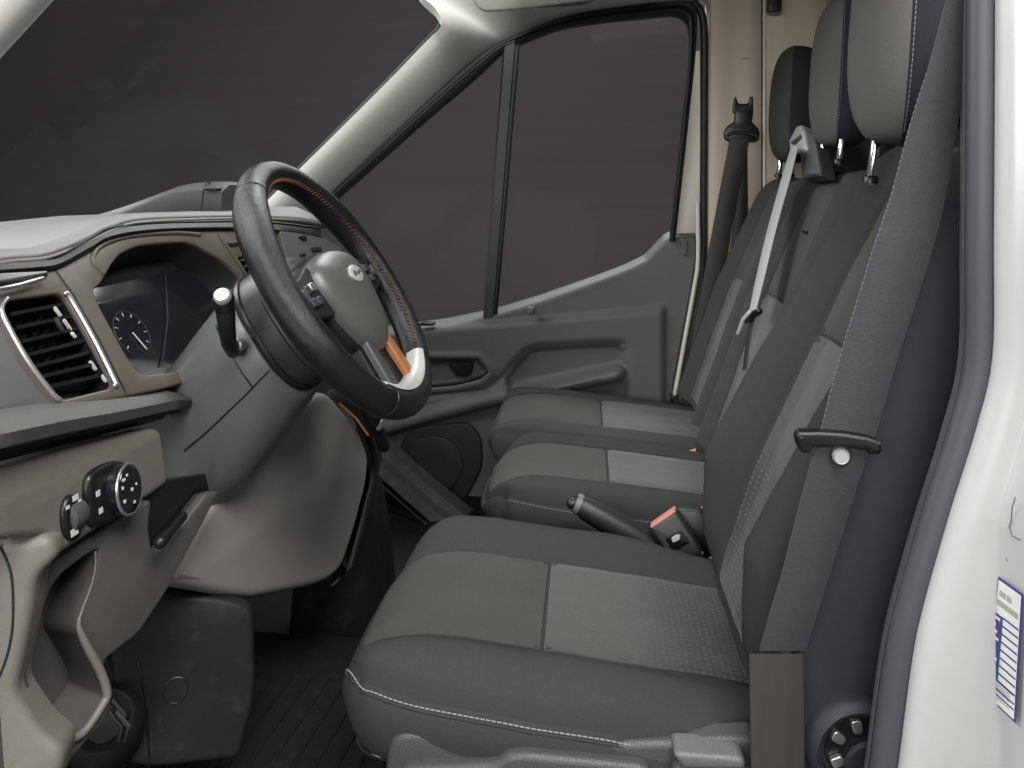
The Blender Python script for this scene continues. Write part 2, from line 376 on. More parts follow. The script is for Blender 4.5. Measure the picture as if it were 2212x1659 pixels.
for pts in ([(1588, 210), (1588, 160), (1589, 132), (1594, 127), (1620, 126)],):
    tube('cover_joint', [PY(x, y, Yp(y) - .0005) for x, y in pts], .0014, 'door_dark', bp, seg=6)
# bulkhead behind the seats
rows = [[V(.67 + .012 * (k % 2), y, z) for k, y in enumerate((.74, 1.1, 1.5, 1.9, 2.1, 2.32))] for z in (.2, .4, .62)]
sheet('bulkhead_upper', rows, 'beige_trim', van, .01)
rows = [[V(.675, y, z) for y in (.74, 1.1, 1.5, 1.9, 2.32)] for z in (FZ, -.3, .198)]
sheet('bulkhead_lower', rows, 'navy_trim', van, .01)
# near rear pillar: white jamb, bulb seal
edge = [(2168, -90), (2167, 200), (2165, 518), (2162, 774), (2125, 938), (2067, 1123), (2010, 1324), (1985, 1446), (1957, 1659), (1935, 1820)]
edge = [tuple(p) for p in crom([(*p, 0) for p in edge], 5)]
rows = []
for x, y, _ in edge:
    p = PY(x, y, .715); z = p.z; x0 = p.x; xj = max(x0 + .03, .362) if y > 700 else x0 + .03
    xj = x0 + .03 + (max(0, .362 - x0 - .03)) * 1.0
    rows.append([Vector(q) for q in [(x0 + .004, .730, z), (x0, .720, z), (x0 + .002, .714, z), (x0 + .008, .7095, z), (lerp(x0, xj, .45), .7065, z), (lerp(x0, xj, .75), .705, z), (lerp(x0, xj, .92), .702, z), (xj - .001, .697, z),
                 (xj, .688, z), (xj, .6, z), (xj + .004, .5, z), (xj + .02, .44, z)]])
jamb = sheet('door_jamb', rows, 'white_paint', van, .004)
tube('door_seal', [PY(x - 37, y, .738) for x, y, _ in edge], .0165, 'seal_grey', van, seg=14, flat=.8, up=(1, 0, 0))
tube('seal_lip', [PY(x - 3, y, .723) for x, y, _ in edge], .003, 'rubber', van, seg=8)
tube('seal_lip', [PY(x - 72, y, .75) for x, y, _ in edge], .004, 'rubber', van, seg=8)
rows = []
for x, y, _ in edge:
    p = PY(x - 70, y, .762); rows.append([p + Vector(q) for q in ((-.003, 0, 0), (-.004, .004, 0), (0, .02, 0), (.05, .10, 0), (.12, .2, 0))])
sheet('inner_trim', rows, 'seat_plastic_light', van, .003)
PJ = Plane(V(.362, .69, -.4), (-1, 0, 0))
for pts in ([(2193, 1075), (2186, 1098), (2185, 1122), (2180, 1140), (2187, 1158), (2203, 1166)], [(2174, 1205), (2176, 1212)], [(2142, 1455), (2158, 1470)], [(2131, 1485), (2155, 1498)], [(2124, 1320), (2133, 1334), (2145, 1343)]):
    tube('paint_chip', [PJ.hit(x, y, .0042) for x, y in pts], .0005, 'chip', jamb, seg=6)
lathe('grommet', PJ.hit(2125, 1668), (-1, -.3, .2), [(.016, -.004), (.016, .004), (.013, .011), (.006, .014), (.001, .014)], 'label_grey', van, 20)
# label on the jamb
lab = thing('pillar_label', 'blue and white information label stuck on the white door pillar', 'label', PJ.hit(2150, 1500))
LP_ = Plane(PJ.hit(2161, 1246, .006), (-1, 0, 0))
q = [LP_.uv(LP_.hit(*p)) for p in [(2161, 1246), (2214, 1284), (2198, 1563), (2135, 1504)]]
wv = Vector((q[1][0] - q[0][0], q[1][1] - q[0][1])); hv = Vector((q[3][0] - q[0][0], q[3][1] - q[0][1]))
def lp(u, v): return Vector(q[0]) * (1 - u) * (1 - v) + Vector(q[1]) * u * (1 - v) + Vector(q[2]) * u * v + Vector(q[3]) * (1 - u) * v
def lrect(name, u0, u1, v0, v1, m, off, par=lab):
    return plate(name, LP_, [lp(u0, v0), lp(u1, v0), lp(u1, v1), lp(u0, v1)], m, par, thick=.0004, r=.0001, steps=1, off=off)
lrect('backing', 0, 1, 0, 1, 'label_blue', .0016)
lrect('paper', .05, .95, .02, .98, 'label_white', .0022)
lrect('blue_column', .05, .36, .28, .79, 'label_blue', .0028)
for i in range(9): lrect('row_line', .36, .95, .275 + i * .064, .288 + i * .064, 'label_blue', .0028)
for v in (.79, .855, .90): lrect('row_line', .05, .95, v, v + .012, 'label_blue', .0028)
for i in range(9):
    v = .30 + i * .054
    for u0 in [.10, .17, .24][:1 + (i * 7 + 2) % 3]: lrect('print', u0, u0 + .05, v, v + .022, 'label_white', .0034)
for u0, u1, v0 in [(.16, .38, .085), (.45, .62, .085), (.10, .50, .165), (.54, .64, .165), (.68, .9, .165)]: lrect('print', u0, u1, v0, v0 + .045, 'label_grey', .0028)
for v in (.815, .835, .87, .925): lrect('print', .14, .8, v, v + .008, 'label_grey', .0028)
# ------------------------------------------------------------------ passenger door
door = thing('passenger_door', 'grey moulded passenger door with armrest, black framed window and speaker', 'door', (0, 2.3, .6))
def Yw(y): return 2.30 - .11 * (660 - y) / 630
inner = [(655, 520), (712, 445), (815, 352), (915, 263), (1020, 174), (1082, 116), (1120, 96), (1207, 63), (1292, 48), (1390, 38), (1450, 32), (1478, 42), (1487, 68), (1486, 129), (1475, 250), (1462, 380), (1449, 503), (1447, 520)]
outer = [(640, 500), (694, 430), (796, 336), (896, 243), (1008, 141), (1075, 93), (1112, 77), (1164, 55), (1250, 30), (1350, 14), (1464, 1), (1500, 12), (1506, 50), (1502, 129), (1489, 250), (1475, 380), (1461, 503), (1459, 520)]
inner, outer = [crom([(*p, 0) for p in q], 5) for q in (inner, outer)]
rows = []
for a, b in zip(outer, inner):
    y = a.y; A, B = PY(a.x, a.y, Yw(a.y)), PY(b.x, b.y, Yw(b.y))
    rows.append([A + Vector((0, .03, 0)), A + Vector((0, .0, 0)), A.lerp(B, .12) + Vector((0, -.010, 0)), A.lerp(B, .38) + Vector((0, -.012, 0)), A.lerp(B, .5) + Vector((0, -.004, 0)), A.lerp(B, .62) + Vector((0, -.009, 0)), A.lerp(B, .9) + Vector((0, -.006, 0)), B + Vector((0, .004, 0)), B + Vector((0, .03, 0))])
sheet('window_frame', rows, 'rubber', door, .003)
tube('frame_bead', [a.lerp(b, .5).x and PY(a.lerp(b, .45).x, a.lerp(b, .45).y, Yw(a.y) - .008) for a, b in list(zip(outer, inner))[:28]], .0022, 'divider', door, seg=6)
# painted door frame wedge and its edge
PD = Plane(V(0, 2.29, 0), (0, -1, .0))
plate('frame_return', Plane(V(0, 2.325, 0), (0, -1, 0)), Plane(V(0, 2.325, 0), (0, -1, 0)).px([(1499, 110), (1512, 110), (1513, 300), (1511, 520), (1455, 520), (1470, 400), (1484, 260)]), 'cream', door, .02, .002)
tube('door_edge', [PY(x, y, 2.30) for x, y in crom([(*p, 0) for p in [(1507, 470), (1508, 560), (1500, 620), (1482, 720), (1458, 853)]], 4) for x, y in [(x, y)]] if False else [PY(p.x, p.y, 2.27) for p in crom([(1507, 440, 0), (1508, 560, 0), (1500, 620, 0), (1482, 720, 0), (1458, 853, 0)], 4)], .0062, 'cream', door, seg=10)
sl = [PY(p.x, p.y, Yw(min(p.y, 660)) + .012) for p in crom([(1500, 6, 0), (1516, 30, 0), (1521, 80, 0), (1521, 200, 0), (1520, 400, 0), (1519, 560, 0), (1510, 640, 0), (1490, 740, 0), (1468, 860, 0)], 5)]
tube('door_opening_seal', sl, .011, 'rubber', van, seg=10)
# window divider and panes
rows = []
for t in [i / 8 for i in range(9)]:
    y = lerp(88, 690, t); xc0, xc1 = lerp(1088, 1043, t), lerp(1119, 1069, t)
    A, B = PY(xc0, y, Yw(y)), PY(xc1, y, Yw(y)); rows.append([A + Vector((0, .02, 0)), A, A.lerp(B, .15) + Vector((0, -.008, 0)), A.lerp(B, .8) + Vector((0, -.008, 0)), A.lerp(B, .88), B, B + Vector((0, .02, 0)), A.lerp(B, .5) + Vector((0, .02, 0))])
loft('window_divider', rows, 'divider', door)
tube('divider_seal', [PY(lerp(1121, 1071, t), lerp(88, 690, t), Yw(lerp(88, 690, t)) + .002) for t in (0, .25, .5, .75, 1)], .004, 'rubber', door, seg=8)
gl = lambda pts, name: plate(name, Plane(V(0, 2.305, -.16), (0, -1, .11 / .80)), Plane(V(0, 2.305, -.16), (0, -1, .11 / .80)).px(pts), 'window_glass', door, .004, .0005, steps=1)
gl([(650, 540), (712, 440), (915, 258), (1075, 112), (1090, 104), (1050, 700), (800, 730), (660, 700)], 'quarter_glass')
gl([(1112, 95), (1207, 58), (1292, 44), (1450, 28), (1490, 45), (1490, 129), (1452, 520), (1300, 620), (1064, 700)], 'drop_glass')
# moulded panel: relief grid
sill = [(600, 760), (800, 716), (890, 702), (970, 691), (1065, 671), (1164, 642), (1292, 597), (1350, 575), (1396, 553), (1418, 530), (1439, 508), (1452, 501), (1500, 500)]
def sy(x): return interp(sill, x)
def seg_d(px, py, pts):
    best = 1e9
    for (x0, y0), (x1, y1) in zip(pts, pts[1:]):
        dx, dy = x1 - x0, y1 - y0; t = max(0, min(1, ((px - x0) * dx + (py - y0) * dy) / max(dx * dx + dy * dy, 1e-9)))
        best = min(best, math.hypot(px - x0 - t * dx, py - y0 - t * dy))
    return best
def inside(px, py, pts):
    c = False
    for (x0, y0), (x1, y1) in zip(pts, pts[1:] + pts[:1]):
        if (y0 > py) != (y1 > py) and px < (x1 - x0) * (py - y0) / (y1 - y0) + x0: c = not c
    return c
def sdf(px, py, pts):
    d = seg_d(px, py, pts + pts[:1]); return -d if inside(px, py, pts) else d
grv = [(850, 880), (930, 850), (1050, 840), (1085, 812), (1110, 782), (1140, 752), (1165, 745), (1320, 737), (1345, 738), (1353, 750), (1352, 800), (1350, 880)]
rec = [(1100, 850), (1092, 815), (1115, 783), (1145, 753), (1168, 748), (1320, 740), (1340, 741), (1350, 755), (1350, 792), (1200, 830)]
arm = [(700, 950), (915, 888), (1055, 849), (1352, 790), (1362, 796), (1362, 804), (1055, 866), (915, 903), (700, 966)]
hand = [(880, 772), (1035, 772), (1050, 790), (1056, 800), (1038, 815), (985, 828), (880, 836)]
def relief(x, y):
    s = sy(x); h = 0
    h += .045 * sm(0, 1, (y - s) / 16) - .045                       # sill rolls over to the glass
    cl = interp([(600, 735), (899, 712), (1200, 688), (1438, 666), (1520, 660)], x)
    h += .020 * sm(-10, 8, y - cl) * (1 - sm(1424, 1440, x))          # main panel stands proud of the upper strip
    d = sdf(x, y, rec); h -= .028 * sm(4, -10, d)
    d = seg_d(x, y, grv); h -= .009 * math.exp(-(d / 6.5) ** 2)
    d = sdf(x, y, arm); h += .022 * sm(14, -6, d) * sm(1354, 1330, x)
    below = y - interp([(700, 966), (915, 903), (1055, 866), (1340, 808)], x)
    h -= .022 * sm(0, 40, below) * sm(1360, 1340, x)
    d = sdf(x, y, hand); h -= .028 * sm(3, -6, d); h += .006 * math.exp(-((d - 7) / 6) ** 2)
    return h
rows = []
NY, NX = 150, 190
for i in range(NY):
    t = i / (NY - 1); r = []
    for j in range(NX):
        s = j / (NX - 1)
        x = lerp(640, 1504, s); y = lerp(sy(x), 1250, t ** 1.25)
        lim = interp([(500, 1503), (560, 1503), (640, 1490), (720, 1474), (853, 1450), (1250, 1390)], y)
        x2 = lerp(640, lim, s); y = lerp(sy(x2), 1250, t ** 1.25)
        p = PY(x2, y, 2.30); p.y -= relief(x2, y); r.append(p)
    rows.append(r)
sheet('door_card', rows, 'door_panel', door, .004, ang=60)
# handle, speaker, pocket pieces, sill clip
PDh = Plane(V(0, 2.315, 0), (0, -1, 0))
plate('handle_cup', PDh, rounded(PDh.px([(884, 776), (1032, 776), (1052, 800), (1034, 812), (984, 825), (884, 832)]), .01), 'door_dark', door, .004, .001)
PDl = Plane(V(0, 2.283, 0), (0, -1, 0))
plate('handle_lever', PDl, rounded(PDl.px([(968, 783), (1020, 783), (1022, 798), (1010, 812), (985, 812)]), .006), 'kick', door, .014, .004)
tube('handle_bezel', [PY(p.x, p.y, 2.278) for p in crom([(880, 773, 0), (1000, 771, 0), (1034, 772, 0), (1054, 798, 0), (1038, 814, 0), (985, 828, 0), (890, 837, 0)], 5)], .005, 'kick', door, seg=8)
lathe('speaker_grille', PY(940, 1000, 2.275), (0, -1, 0), [(.085, -.01), (.085, .012), (.078, .016), (.03, .012), (.001, .010)], 'speaker', door, 40)
PDs = Plane(V(0, 2.275, 0), (0, -1, 0))
plate('speaker_surround', PDs, rounded(PDs.px([(860, 960), (895, 925), (1010, 912), (1040, 945), (1042, 1010), (1000, 1090), (880, 1080)]), .03), 'door_dark', door, .012, .006)
plate('lock_cover', PDl, rounded(Plane(V(0, 2.29, 0), (0, -1, 0)).px([(1470, 517), (1484, 517), (1484, 552), (1474, 552), (1468, 545)]), .004), 'door_panel', door, .006, .002)
box('window_switch', PY(924, 699, 2.285), .045, .03, .008, 'black_plastic', door, bev=.002)
box('sill_peg', PY(1147, 670, 2.262), .022, .02, .02, 'door_panel', door, bev=.004)
# ------------------------------------------------------------------ sun visor
vis = thing('sun_visor', 'beige sun visor folded up above the passenger window', 'sun visor', PY(1100, 0, 1.95))
PV = Plane(V(0, 1.93, .4), (0, -1, -.3))
plate('visor_body', PV, rounded(PV.px([(1008, -40), (1020, 4), (1042, 27), (1110, 22), (1250, 5), (1420, -14), (1420, -60)]), .02), 'headliner', vis, .02, .007)
# ------------------------------------------------------------------ dashboard
dash = thing('dashboard', 'taupe and dark grey dashboard with instrument binnacle, air vents and storage', 'dashboard', (-.7, 1.5, .7))
DF = Plane(V(-.60, 1.2, -.15), (1, 0, .58))
DFx = lambda z: -.60 - (z + .15) * .58
E_ = [(-140, 575), (0, 552), (78, 546), (131, 530), (175, 512), (219, 492), (266, 474), (344, 467), (515, 464), (620, 468), (670, 474), (700, 480)]
E_ = [DF.hit(p.x, p.y) for p in crom([(*p, 0) for p in E_], 4)]
sil = [(.60, -.16), (.80, -.115), (.88, -.085), (.95, -.068), (1.02, -.055), (1.09, -.05), (1.2, -.052), (1.4, -.056), (2.3, -.06)]
rows = []
for e in E_:
    Y = e.y; zs = interp(sil, Y) + EYE; z0 = e.z
    rows.append([e + Vector((.006, 0, -.005)), e + Vector((.006, 0, -.002)), e + Vector((.003, 0, .001)), e + Vector((-.01, 0, .006)), Vector((e.x - .03, Y, lerp(z0, zs, .5) + .002)), Vector((e.x - .07, Y, zs)), Vector((e.x - .14, Y, zs + .0)), Vector((e.x - .26, Y, zs - .012)), Vector((e.x - .42, Y, zs - .05))])
far = rows[-1][0].y
for Y in (2.0, 2.2):
    rows.append([Vector((v.x - .11, Y, v.z - .006)) for v in rows[-1]])
sheet('top_pad', rows, 'dash_top', dash, .01)
rows2 = []
for e in [r[0] for r in rows]:
    rows2.append([e + Vector(q) for q in ((.001, 0, .001), (.0035, 0, -.002), (.004, 0, -.006), (.002, 0, -.009), (-.004, 0, -.011))])
sheet('brow_trim', rows2, 'dash_brown', dash, .004)
gt = crom([(*p, 0) for p in [(-150, 578), (0, 560), (78, 556), (125, 548), (188, 514), (234, 489), (312, 479), (430, 476), (560, 476), (690, 490)]], 4)
gb = crom([(*p, 0) for p in [(-150, 600), (0, 588), (78, 582), (125, 574), (188, 541), (234, 516), (312, 501), (430, 495), (560, 497), (690, 514)]], 4)
rows2 = [[DF.hit(a.x, a.y, .004), DF.hit(a.lerp(b, .15).x, a.lerp(b, .15).y, -.0005), DF.hit(a.lerp(b, .5).x, a.lerp(b, .5).y, -.0), DF.hit(a.lerp(b, .85).x, a.lerp(b, .85).y, .003), DF.hit(b.x, b.y, .001)] for a, b in zip(gt, gb)]
sheet('brow_groove', rows2, 'dash_dark', dash, .004)
# upper face with openings for the vent, the binnacle and the centre vents
face = [(-150, 590), (0, 584), (109, 575), (134, 569), (188, 537), (234, 512), (312, 497), (469, 490), (560, 492), (640, 500), (700, 515), (738, 535), (758, 585), (756, 650), (700, 700), (600, 730), (420, 820), (350, 840), (272, 856), (180, 876), (60, 895), (-150, 915)]
vent = [(6, 668), (20, 648), (126, 634), (143, 642), (190, 722), (246, 826), (238, 838), (140, 862), (122, 856), (60, 780)]
clus = [(205, 636), (219, 611), (250, 560), (275, 541), (312, 529), (375, 524), (409, 525), (444, 541), (500, 577), (540, 640), (490, 740), (400, 795), (341, 806), (312, 807), (288, 790), (250, 725)]
cv1 = [(514, 556), (560, 548), (590, 600), (548, 612)]
cv2 = [(660, 536), (686, 532), (700, 552), (676, 558)]
C2 = lambda pts, n=4: [Vector((p.x, p.y)) for p in crom([(*DF.uv(DF.hit(*q)), 0) for q in pts], n, True)]
vent2, clus2 = rounded(DF.px(vent), .008), C2(clus)
cv12 = rounded(DF.px(cv1), .005)
fc = plate('fascia', DF, rounded(DF.px(face), .02), 'dash_brown', dash, .006, .003, holes=[vent2, clus2, cv12], off=0)
def ring_tub(name, outline, depth, m, shrink=.9, pl=DF, n=5):
    c = sum((Vector(p) for p in outline), Vector((0, 0))) / len(outline); rings = []
    for i in range(n):
        t = i / (n - 1); rings.append([pl.at(*(c + (Vector(p) - c) * lerp(1.005, shrink, t)), -.004 - depth * t) for p in outline])
    bm = grid_mesh(rings, True); bm.faces.new([v for v in bm.verts][-len(outline):])
    return finish(name, bm, m, dash, 40)
ring_tub('binnacle_tub', clus2, .06, 'dash_dark', .86)
tube('binnacle_ridge', [DF.hit(p.x, p.y, -.001) for p in crom([(*p, 0) for p in [(222, 590), (200, 560), (212, 535), (250, 517), (300, 508), (380, 504), (430, 508)]], 6)], .0045, 'dash_brown', dash, seg=8)
tub = bpy.data.objects['binnacle_tub']
cc = sum((Vector(p) for p in clus2), Vector((0, 0))) / len(clus2)
plate('instrument_lens', DF, [cc + (Vector(p) - cc) * .90 for p in clus2], 'gloss_black', tub, .003, .001, off=-.048)
gp = DF.hit(285, 720, -.046)
for dx, rr in ((0, .034),):
    bm = bmesh.new(); add_tube(bm, [DF.at(DF.uv(gp)[0] + rr * math.cos(a), DF.uv(gp)[1] + rr * math.sin(a), -.0455) for a in [math.radians(-40 + i * 13) for i in range(22)]], .0006, 6)
    finish('gauge_ring', bm, 'gauge', tub)
for i in range(9):
    a = math.radians(-40 + i * 32); u, v = DF.uv(gp)
    tube('gauge_mark', [DF.at(u + .026 * math.cos(a), v + .026 * math.sin(a), -.0455), DF.at(u + .031 * math.cos(a), v + .031 * math.sin(a), -.0455)], .0007, 'label_grey', tub, seg=5)
tube('gauge_needle', [DF.at(u, v, -.0445), DF.at(u + .01, v - .028, -.0445)], .0009, 'mark_light', tub, seg=5)
tube('lens_divider', [DF.hit(356, 560, -.045), DF.hit(362, 690, -.045), DF.hit(350, 790, -.045)], .0012, 'dash_dark', tub, seg=6)
# driver's air vent: housing, slats, vanes, chrome edges
ring_tub('vent_tub', vent2, .05, 'black_plastic', .94)
vt = bpy.data.objects['vent_tub']
Lv, Rv = [(12, 662), (62, 780), (118, 850)], [(136, 642), (190, 738), (238, 828)]
for k in range(7):
    t = (k + .55) / 7.3; a = [interp([(0, Lv[0][i]), (.55, Lv[1][i]), (1, Lv[2][i])], t) for i in (0, 1)]; b = [interp([(0, Rv[0][i]), (.5, Rv[1][i]), (1, Rv[2][i])], t) for i in (0, 1)]
    A, B = DF.hit(a[0] + 6, a[1], -.006), DF.hit(b[0] - 4, b[1], -.006); up = DF.ey; dn = -DF.n; rows = []
    for s in [i / 6 for i in range(7)]:
        c = A.lerp(B, s); rows.append([c + up * .0022 + dn * 0, c - up * .0016 + dn * .001, c - up * .004 + dn * .018, c - up * .0015 + dn * .02])
    sl_ = loft('slat', rows, 'black_plastic', vt)
for j in range(5):
    s = (j + .7) / 5.4
    a = [lerp(Lv[0][i], Rv[0][i], s) for i in (0, 1)]; m_ = [lerp(Lv[1][i], Rv[1][i], s) for i in (0, 1)]; b = [lerp(Lv[2][i], Rv[2][i], s) for i in (0, 1)]
    P3_ = [DF.hit(*q_, -.032) for q_ in (a, m_, b)]
    strip('vane', [p + DF.n * .008 for p in P3_], [p - DF.n * .01 for p in P3_], .0015, 'kick', vt, n=3)
tube('vent_tab', [DF.hit(120, 690, -.002), DF.hit(135, 715, -.002)], .003, 'kick', vt)
for (x0, y0), (x1, y1) in (((118, 665), (130, 682)), ((138, 692), (152, 712)), ((195, 782), (206, 798)), ((220, 812), (228, 824)), ((155, 720), (162, 728))):
    tube('vane_tip', [DF.hit(x0, y0, -.0075), DF.hit(x1, y1, -.0075)], .0022, 'silver_plastic', vt, seg=6)
tube('vent_trim', [DF.hit(p.x, p.y, .001) for p in crom([(141, 634, 0), (152, 645, 0), (200, 728, 0), (248, 824, 0), (247, 832, 0)], 5)], .0035, 'satin', dash, seg=8)
tube('vent_trim', [DF.hit(p.x, p.y, .001) for p in crom([(14, 645, 0), (3, 664, 0), (12, 695, 0), (60, 780, 0), (112, 850, 0), (128, 864, 0)], 5)], .003, 'satin', dash, seg=8)
pod = [(-150, 640), (-20, 640), (-10, 660), (2, 700), (46, 784), (100, 858), (118, 870), (130, 880), (60, 898), (-150, 925)]
plate('vent_surround', DF, rounded(DF.px(pod), .012), 'dash_grey', dash, .02, .006, off=.001)
plate('vent_cap', DF, rounded(DF.px([(-150, 600), (95, 588), (98, 600), (70, 610), (-150, 640)]), .004), 'black_plastic', dash, .01, .003, off=.006)
tube('vent_cap_edge', [DF.hit(-40, 632, .009), DF.hit(40, 616, .009), DF.hit(92, 601, .009)], .0025, 'satin', dash, seg=8)
tube('fascia_joint', [DF.hit(*p, .0002) for p in ((119, 582), (160, 640), (215, 735), (272, 850))], .0012, 'dash_dark', dash, seg=6)
tube('fascia_joint', [DF.hit(*p, .0002) for p in ((470, 508), (520, 580), (562, 648))], .0012, 'dash_dark', dash, seg=6)
# centre vents and switches
ring_tub('centre_vent_tub', cv12, .04, 'black_plastic', .96)
ct = bpy.data.objects['centre_vent_tub']
for k in range(4):
    t = (k + .5) / 4; A, B = DF.hit(lerp(516, 548, t), lerp(558, 610, t), -.004), DF.hit(lerp(560, 588, t), lerp(549, 598, t), -.004)
    tube('slat', [A, B], .0035, 'kick', ct, seg=8)
cs = [(598, 500), (640, 504), (700, 518), (734, 538), (752, 590), (748, 640), (680, 660), (640, 640)]
plate('centre_panel', DF, rounded(DF.px(cs), .012), 'dash_grey', dash, .006, .003, off=.006)
cpn = bpy.data.objects['centre_panel']
for pts, m_ in (([(638, 514), (648, 510), (658, 517), (656, 523), (645, 522)], 'black_plastic'), ([(664, 538), (684, 536), (690, 546), (668, 548)], 'black_plastic'), ([(672, 551), (690, 549), (697, 560), (680, 562)], 'kick'),
                ([(712, 548), (732, 552), (738, 566), (718, 562)], 'black_plastic'), ([(640, 552), (652, 550), (656, 556), (644, 558)], 'kick'), ([(650, 563), (662, 556), (665, 562), (655, 568)], 'kick')):
    plate('switch', DF, rounded(DF.px(pts), .003), m_, cpn, .006, .0015, off=.009)
for pts in ([(490, 524), (520, 520), (524, 530), (498, 534)],):
    plate('switch', DF, rounded(DF.px(pts), .003), 'black_plastic', fc, .006, .0015, off=.002)
# passenger-side pod on the dash top
rows = []
for i, Y in enumerate([1.46, 1.47, 1.5, 1.53, 1.57, 1.60, 1.63, 1.64]):
    f = (0, .8, 1, 1, 1, 1, .8, 0)[i]; rows.append([V(x, Y, lerp(-.075, z, f) if z > -.075 else z) for x, z in ((-1.06, -.12), (-1.02, -.075), (-.94, -.045), (-.83, -.006), (-.79, .001), (-.745, .002), (-.725, -.004), (-.72, -.075), (-.72, -.12))])
sheet('dash_tray', rows, 'seat_plastic', dash, .006)
tube('tray_joint', [V(-.765, Y, z) for Y, z in ((1.463, -.06), (1.468, -.02), (1.48, .0015), (1.6, .0025))], .002, 'dash_dark', dash, seg=6)
box('tray_slot', V(-.745, 1.470, -.012), .03, .02, .006, 'black_plastic', dash, bev=.002)
# shelf under the fascia
rows = []
for x, y0, y1 in ((-150, 925, 1045), (0, 897, 1002), (100, 880, 975), (200, 868, 950), (300, 852, 925), (352, 842, 912), (392, 850, 900)):
    A, B = PX(x, y0, -.545), PX(x, y1, -.53)
    rows.append([A + Vector((-.06, 0, .004)), A + Vector((-.01, 0, .003)), A + Vector((.012, 0, -.003)), A.lerp(B, .3) + Vector((.02, 0, 0)), A.lerp(B, .6) + Vector((.014, 0, 0)), A.lerp(B, .72) + Vector((.0, 0, 0)), A.lerp(B, .8) + Vector((-.022, 0, 0)), B + Vector((-.03, 0, 0))])
sheet('shelf', rows, 'dash_knee', dash, .005)
rows = [[r[5] + Vector((-.001, 0, -.0)), r[6] + Vector((.002, 0, 0)), r[7] + Vector((.002, 0, -.002))] for r in rows]
sheet('shelf_gap', rows, 'dash_dark', dash, .003)
# lower fascia with the light switch
LF = Plane(V(-.535, .8, -.3), (1, -.05, .12))
lf = [(-160, 1050), (0, 1008), (120, 976), (240, 946), (335, 922), (350, 930), (366, 1030), (362, 1048), (300, 1090), (210, 1146), (150, 1186), (128, 1200), (120, 1168), (95, 1154), (0, 1168), (-160, 1190)]
lfo = plate('lower_fascia', LF, rounded(LF.px(lf), .012), 'dash_taupe', dash, .03, .008)
# cubby panel and its rim
CP = Plane(V(-.545, .74, -.5), (1, -.32, .1))
cub = [(128, 1248), (205, 1190), (212, 1205), (200, 1260), (168, 1350), (185, 1390), (218, 1450), (230, 1495), (222, 1520), (180, 1580), (150, 1596), (130, 1592), (95, 1540), (62, 1470), (66, 1420), (95, 1320)]
cpo = [(-160, 1225), (60, 1222), (118, 1210), (210, 1150), (330, 1075), (322, 1140), (330, 1190), (350, 1184), (395, 1132), (430, 1086), (446, 1066), (478, 1058), (360, 1280), (300, 1370), (222, 1430), (245, 1520), (225, 1560), (140, 1660), (100, 1740), (-160, 1800)]
cub2 = C2_ = [Vector((p.x, p.y)) for p in crom([(*CP.uv(CP.hit(*q)), 0) for q in cub], 4, True)]
cpan = plate('storage_panel', CP, rounded(CP.px(cpo), .01), 'dash_knee', dash, .012, .004, holes=[cub2])  # same taupe as the end cap, darkened to paint its turned-away shade
o_ = ring_tub('storage_tub', cub2, .05, 'dash_knee', .86, CP)
rim = [(206, 1192), (206, 1225), (196, 1270), (178, 1318), (170, 1350), (184, 1388), (216, 1448), (231, 1495), (222, 1522), (182, 1580), (150, 1598), (128, 1602), (88, 1568), (40, 1500)]
tube('storage_rim', [CP.hit(p.x, p.y, .001) for p in crom([(*p, 0) for p in rim], 6)], [.0010 + .0036 * sm(16, 34, i) for i in range(79)], 'dash_taupe', dash, seg=10)
plate('column_shade', CP, CP.px([(329, 1076), (366, 1052), (374, 1040), (470, 1026), (478, 1062), (446, 1070), (432, 1088), (397, 1134), (351, 1190), (329, 1190)]), 'black_plastic', dash, .01, .002, off=-.02)  # black plate added to stand in for deep shade under the column
tube('tilt_lever', [PX(x, y, -.49) for x, y in ((395, 1115), (370, 1145), (345, 1172))], [.006, .006, .008], 'black_plastic', dash)
# end cap towards the open door
EP = Plane(V(-.53, .70, -.45), (.35, -1, .05))
ep = [(-160, 1186), (0, 1172), (92, 1158), (114, 1170), (122, 1206), (76, 1252), (66, 1330), (48, 1420), (30, 1500), (90, 1590), (140, 1625), (120, 1720), (-160, 1800)]
epo = plate('end_cap', EP, rounded(EP.px(ep), .012), 'dash_taupe', dash, .04, .01)
tube('end_cap_joint', [EP.hit(p.x, p.y, .0005) for p in crom([(-10, 1170, 0), (12, 1205, 0), (26, 1255, 0), (27, 1350, 0), (14, 1420, 0), (-10, 1480, 0)], 5)], .0012, 'dash_dark', epo, seg=6)
# light switch: dimmer wheel and rotary knob
sw = thing('light_switch', 'black round light switch with silver ring on the lower dash panel', 'switch', LF.hit(225, 1070))
plate('switch_bezel', LF, [Vector((p.x, p.y)) for p in crom([(*LF.uv(LF.hit(*q)), 0) for q in [(178, 1040), (200, 1012), (240, 996), (265, 1005), (276, 1050), (272, 1095), (245, 1120), (210, 1138), (190, 1136), (180, 1110)]], 4, True)], 'black_plastic', sw, .012, .006, off=.008)
kc = LF.hit(243, 1059); 
ku, kv = LF.uv(kc)
el = lambda f, off, u=ku, v=kv, rx=.021, ry=.028: [LF.at(u + rx * f * math.cos(a), v + ry * f * math.sin(a), off) for a in [2 * math.pi * i / 36 for i in range(36)]]
loft('knob', [el(1.0, .004), el(1.0, .017), el(.96, .021), el(.9, .0225), el(.4, .0225)], 'gloss_black', sw)
bm = bmesh.new(); ring = el(.98, .0205); add_tube(bm, ring + [ring[0]], .0018, 8, ends=False); finish('knob_ring', bm, 'satin', sw)
